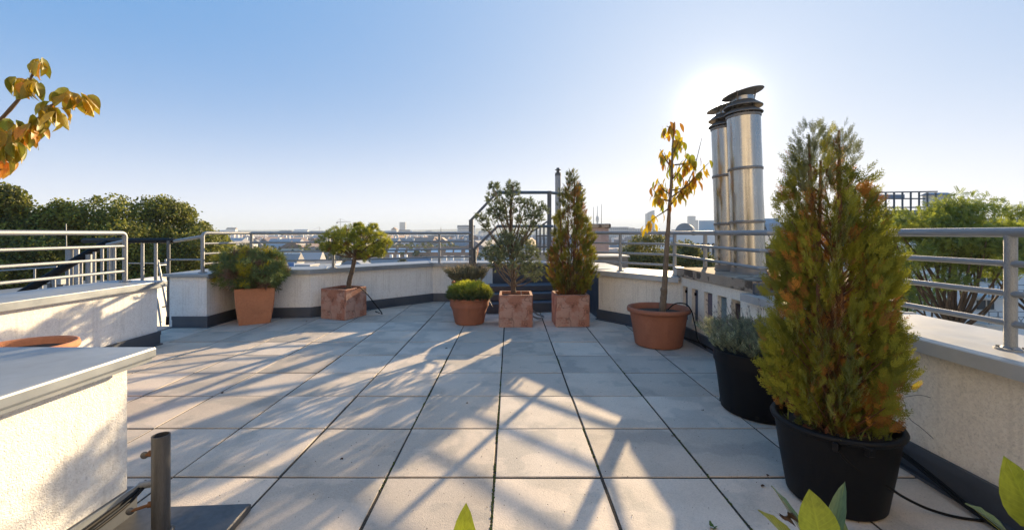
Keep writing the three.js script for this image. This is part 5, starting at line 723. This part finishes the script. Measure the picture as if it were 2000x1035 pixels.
// towers
function tower(label, x0, x1, ytop, Z, o = {}) { const w = (x1 - x0) / F * Z, c = at((x0 + x1) / 2, ytop, Z), g = thing('office_tower', label, 'tower', [c.x, GROUND, c.z]), H = c.y - GROUND; if (o.slant) part(g, 'shaft', prism([[-w / 2, 0], [w / 2, 0], [w / 2, w], [-w / 2, w]], 0, H * 0.86), CM.tower), part(g, 'slanted_top', (() => { const s = new THREE.Shape([[-w / 2, 0], [w / 2, 0], [w / 2, H * 0.14], [-w / 2 + w * 0.3, H * 0.07], [-w / 2 + w * 0.3, 0.03 * H], [-w / 2, 0.03 * H]].map((p) => new THREE.Vector2(...p))); return new THREE.ExtrudeGeometry(s, { depth: w, bevelEnabled: false }).translate(0, H * 0.86, -w); })(), CM.tower); else if (o.round) part(g, 'shaft', cyl(V(0, 0, 0), V(0, H, 0), w / 2, w / 2, 20), CM.white); else part(g, 'shaft', box(w, H, w * 0.8, 0, H / 2, 0), CM.tower); if (o.step) part(g, 'wing', box(w * 0.75, H * o.step, w * 0.6, w * 0.7, H * o.step / 2, -w * 0.2), CM.tower); const bands = []; for (let k = 1; k < 22; k++) bands.push(box(w * 1.005, H * 0.006, w * 0.81, 0, H * k / 22.5 * (o.slant ? 0.86 : 1), o.slant ? -w / 2 : 0)); if (!o.round) part(g, 'floor_bands', bands, CM.wall[1], 'stuff'); return g; }
tower('dark hazy office tower on the horizon right of the leaning pine', 781, 792, 434, 1430);
tower('small pale round tower beside the hazy office tower', 800, 806, 450, 1430, { round: true });
tower('tall hazy tower with a slanted top behind the cherry tree', 1265, 1279, 410, 1320, { slant: true });
tower('hazy twin tower with a lower right half between cherry trunk and flues', 1345, 1357, 422, 1375, { step: 0.83 });
tower('low hazy tower block just above the rail left of the twin tower', 1314, 1330, 448, 1265, { });
tower('low hazy block beside the foot of the twin tower', 1340, 1346, 446, 1265, {});
{ const g = thing('church_spire', 'tiny pointed church spire on the horizon left of the guard frame', 'church tower'); const p = at(861, 449, 1300); part(g, 'shaft', box(5, p.y - GROUND, 5, p.x, (p.y + GROUND) / 2 - 8, p.z), CM.wall[3]); part(g, 'spire', new THREE.ConeGeometry(2.6, 19, 8).translate(p.x, p.y + 3, p.z), CM.roof[1]); }
{ const g = thing('observation_tower', 'slim observation tower with a round pod above the brick chimney stack', 'tower'); const b = at(1167, 455, 1250), t = at(1167, 402, 1250), c = at(1167, 428, 1250); part(g, 'shaft', cyl(V(b.x, GROUND, b.z), t, 2.7, 0.7, 10), CM.tower); part(g, 'pod', lathe([[0.5, 13], [2.7, 9], [4.3, 3], [4.3, -3], [2.2, -12]], 16).translate(c.x, c.y, c.z), CM.tower); }
for (const [x, y, l] of [[1159.5, 404, 'thin mast left of the observation tower'], [1175, 399, 'thin mast right of the observation tower']]) { const g = thing('antenna_mast', l, 'antenna', [0, 0, 0]); part(g, 'mast', cyl(at(x, 448, 12.9), at(x, y, 12.9), 0.011, 0.006, 6), M.galv); }
function crane(label, x, ytop, x0, x1, yj, Z) { const g = thing('tower_crane', label, 'crane'); const p = (a, b) => at(a, b, Z), r = 0.75; part(g, 'mast', cyl(V(p(x, 0).x, GROUND, -Z), p(x, ytop), r, r * 0.7, 4), CM.roof[1]); part(g, 'jib', cyl(p(x0, yj + 1), p(x1, yj), r * 0.9, r * 0.5, 4), CM.roof[1]); part(g, 'counterweight', box(3.5, 3, 2, p(x0 + 1, yj + 2).x, p(0, yj + 2).y, -Z), CM.roof[1]); part(g, 'tie_rod', [cyl(p(x, ytop), p(lerp(x, x1, 0.7), yj), 0.2, 0.2, 4), cyl(p(x, ytop), p(x0, yj), 0.2, 0.2, 4)], CM.roof[1]); }
crane('tower crane above the crown of the leaning pine', 664, 427, 657, 685, 433, 900);
crane('lower tower crane just above the railing left of the leaning pine', 623, 443, 606, 632, 451, 1100);
{ // city mass: roofs and blocks, small towards the horizon
  setSeed(91); const w = [[], [], [], [], []], r = [[], [], [], [], []], gl = [];
  for (let k = 0; k < 2600; k++) {
    const Z = 210 * Math.pow(14, Math.pow(R(), 0.9)), x = rr(-1.0, 0.75) * Z; const pxx = CX + x / Z * F; if (Z < 520 && pxx > 690 && pxx < 935 && Z > 150) { if (Z < 300) continue; }
    const ww = rr(12, 34), d = rr(10, 18), h = rr(9, 15) + (R() < 0.06 ? rr(6, 20) : 0) * (Z > 700 ? 1 : 0), i = R() * 5 | 0, a = rr(-0.5, 0.5) + (R() < 0.5 ? 0 : 1.57);
    w[i].push(new THREE.BoxGeometry(ww, h, d).rotateY(a).translate(x, GROUND + h / 2, -Z));
    if (R() < 0.7) r[R() * 5 | 0].push(gable(ww + 0.5, rr(2.5, 5), d + 0.5, true).rotateY(a).translate(x, GROUND + h, -Z));
    if (Z < 900) for (let f = 0; f < 3; f++) gl.push(new THREE.BoxGeometry(ww * 0.9, 1.2, d + 0.12).rotateY(a).translate(x, GROUND + h - 2 - f * 3, -Z));
    if (Z < 1200 && R() < 0.6) w[0].push(new THREE.BoxGeometry(1.2, 3, 1.2).translate(x + rr(-4, 4), GROUND + h + 4, -Z));
  }
  const g = new THREE.Group(); g.name = 'distant_city'; scene.add(g); tag(g, 'hazy mass of pale city houses and roofs reaching to the horizon', null, null, 'stuff');
  w.forEach((l, i) => part(g, 'walls', l, CM.wall[i], 'stuff')); r.forEach((l, i) => part(g, 'roofs', l, CM.roof[i], 'stuff')); part(g, 'window_bands', gl, CM.glass, 'stuff');
  // trees of the city
  const list = []; for (let k = 0; k < 5200; k++) { const Z = 190 * Math.pow(9, R()), x = rr(-0.72, 0.55) * Z, c = noise3(x / Z * 14, Math.log(Z) * 5, 1); if (c < 0.56) continue; for (let j = 0; j < 3; j++) list.push([V(x + rr(-3, 3), GROUND + rr(4, 12), -Z + rr(-3, 3)), rdir(), rr(3, 6), tint([0.04, 0.055, 0.018], [0.13, 0.14, 0.03], R()), R() * 6]); }
  const tm = scatter(scene, 'city_trees', G.cluster2, white.t, list); tm.name = numbered('city_trees'); tag(tm, 'scattered green trees between the city roofs', null, null, 'stuff');
}
for (const [x, y, Z, l, s] of [[520, 486, 300, 'yellow-lit poplar among the roofs behind the dwarf pine', 1.4], [498, 484, 290, 'small yellowish tree left of the poplar behind the dwarf pine', 1.2], [530, 480, 310, 'tall olive tree among the roofs right of the dwarf pine', 1.8], [553, 481, 320, 'broad olive tree left of the pink-walled block', 2.0], [873, 487, 230, 'round yellow-green tree above the skylight roof', 1.1], [790, 512, 118, 'dark round bush beside the dark gable roof', 0.5]]) {
  const c = at(x, y, Z); tree('city_tree', l, { x: c.x, z: Z, rx: 3 * s, ry: 4 * s, cy: c.y - 3 * s, clumps: 10, n: 40, cr: 2 * s, leaf: 1.6 * s, tr: 0.4, seed: 100 + x, dark: [0.05, 0.065, 0.02], light: y === 512 ? [0.06, 0.08, 0.03] : [0.22, 0.22, 0.04], group: undefined });
}
renderer.render(scene, camera);
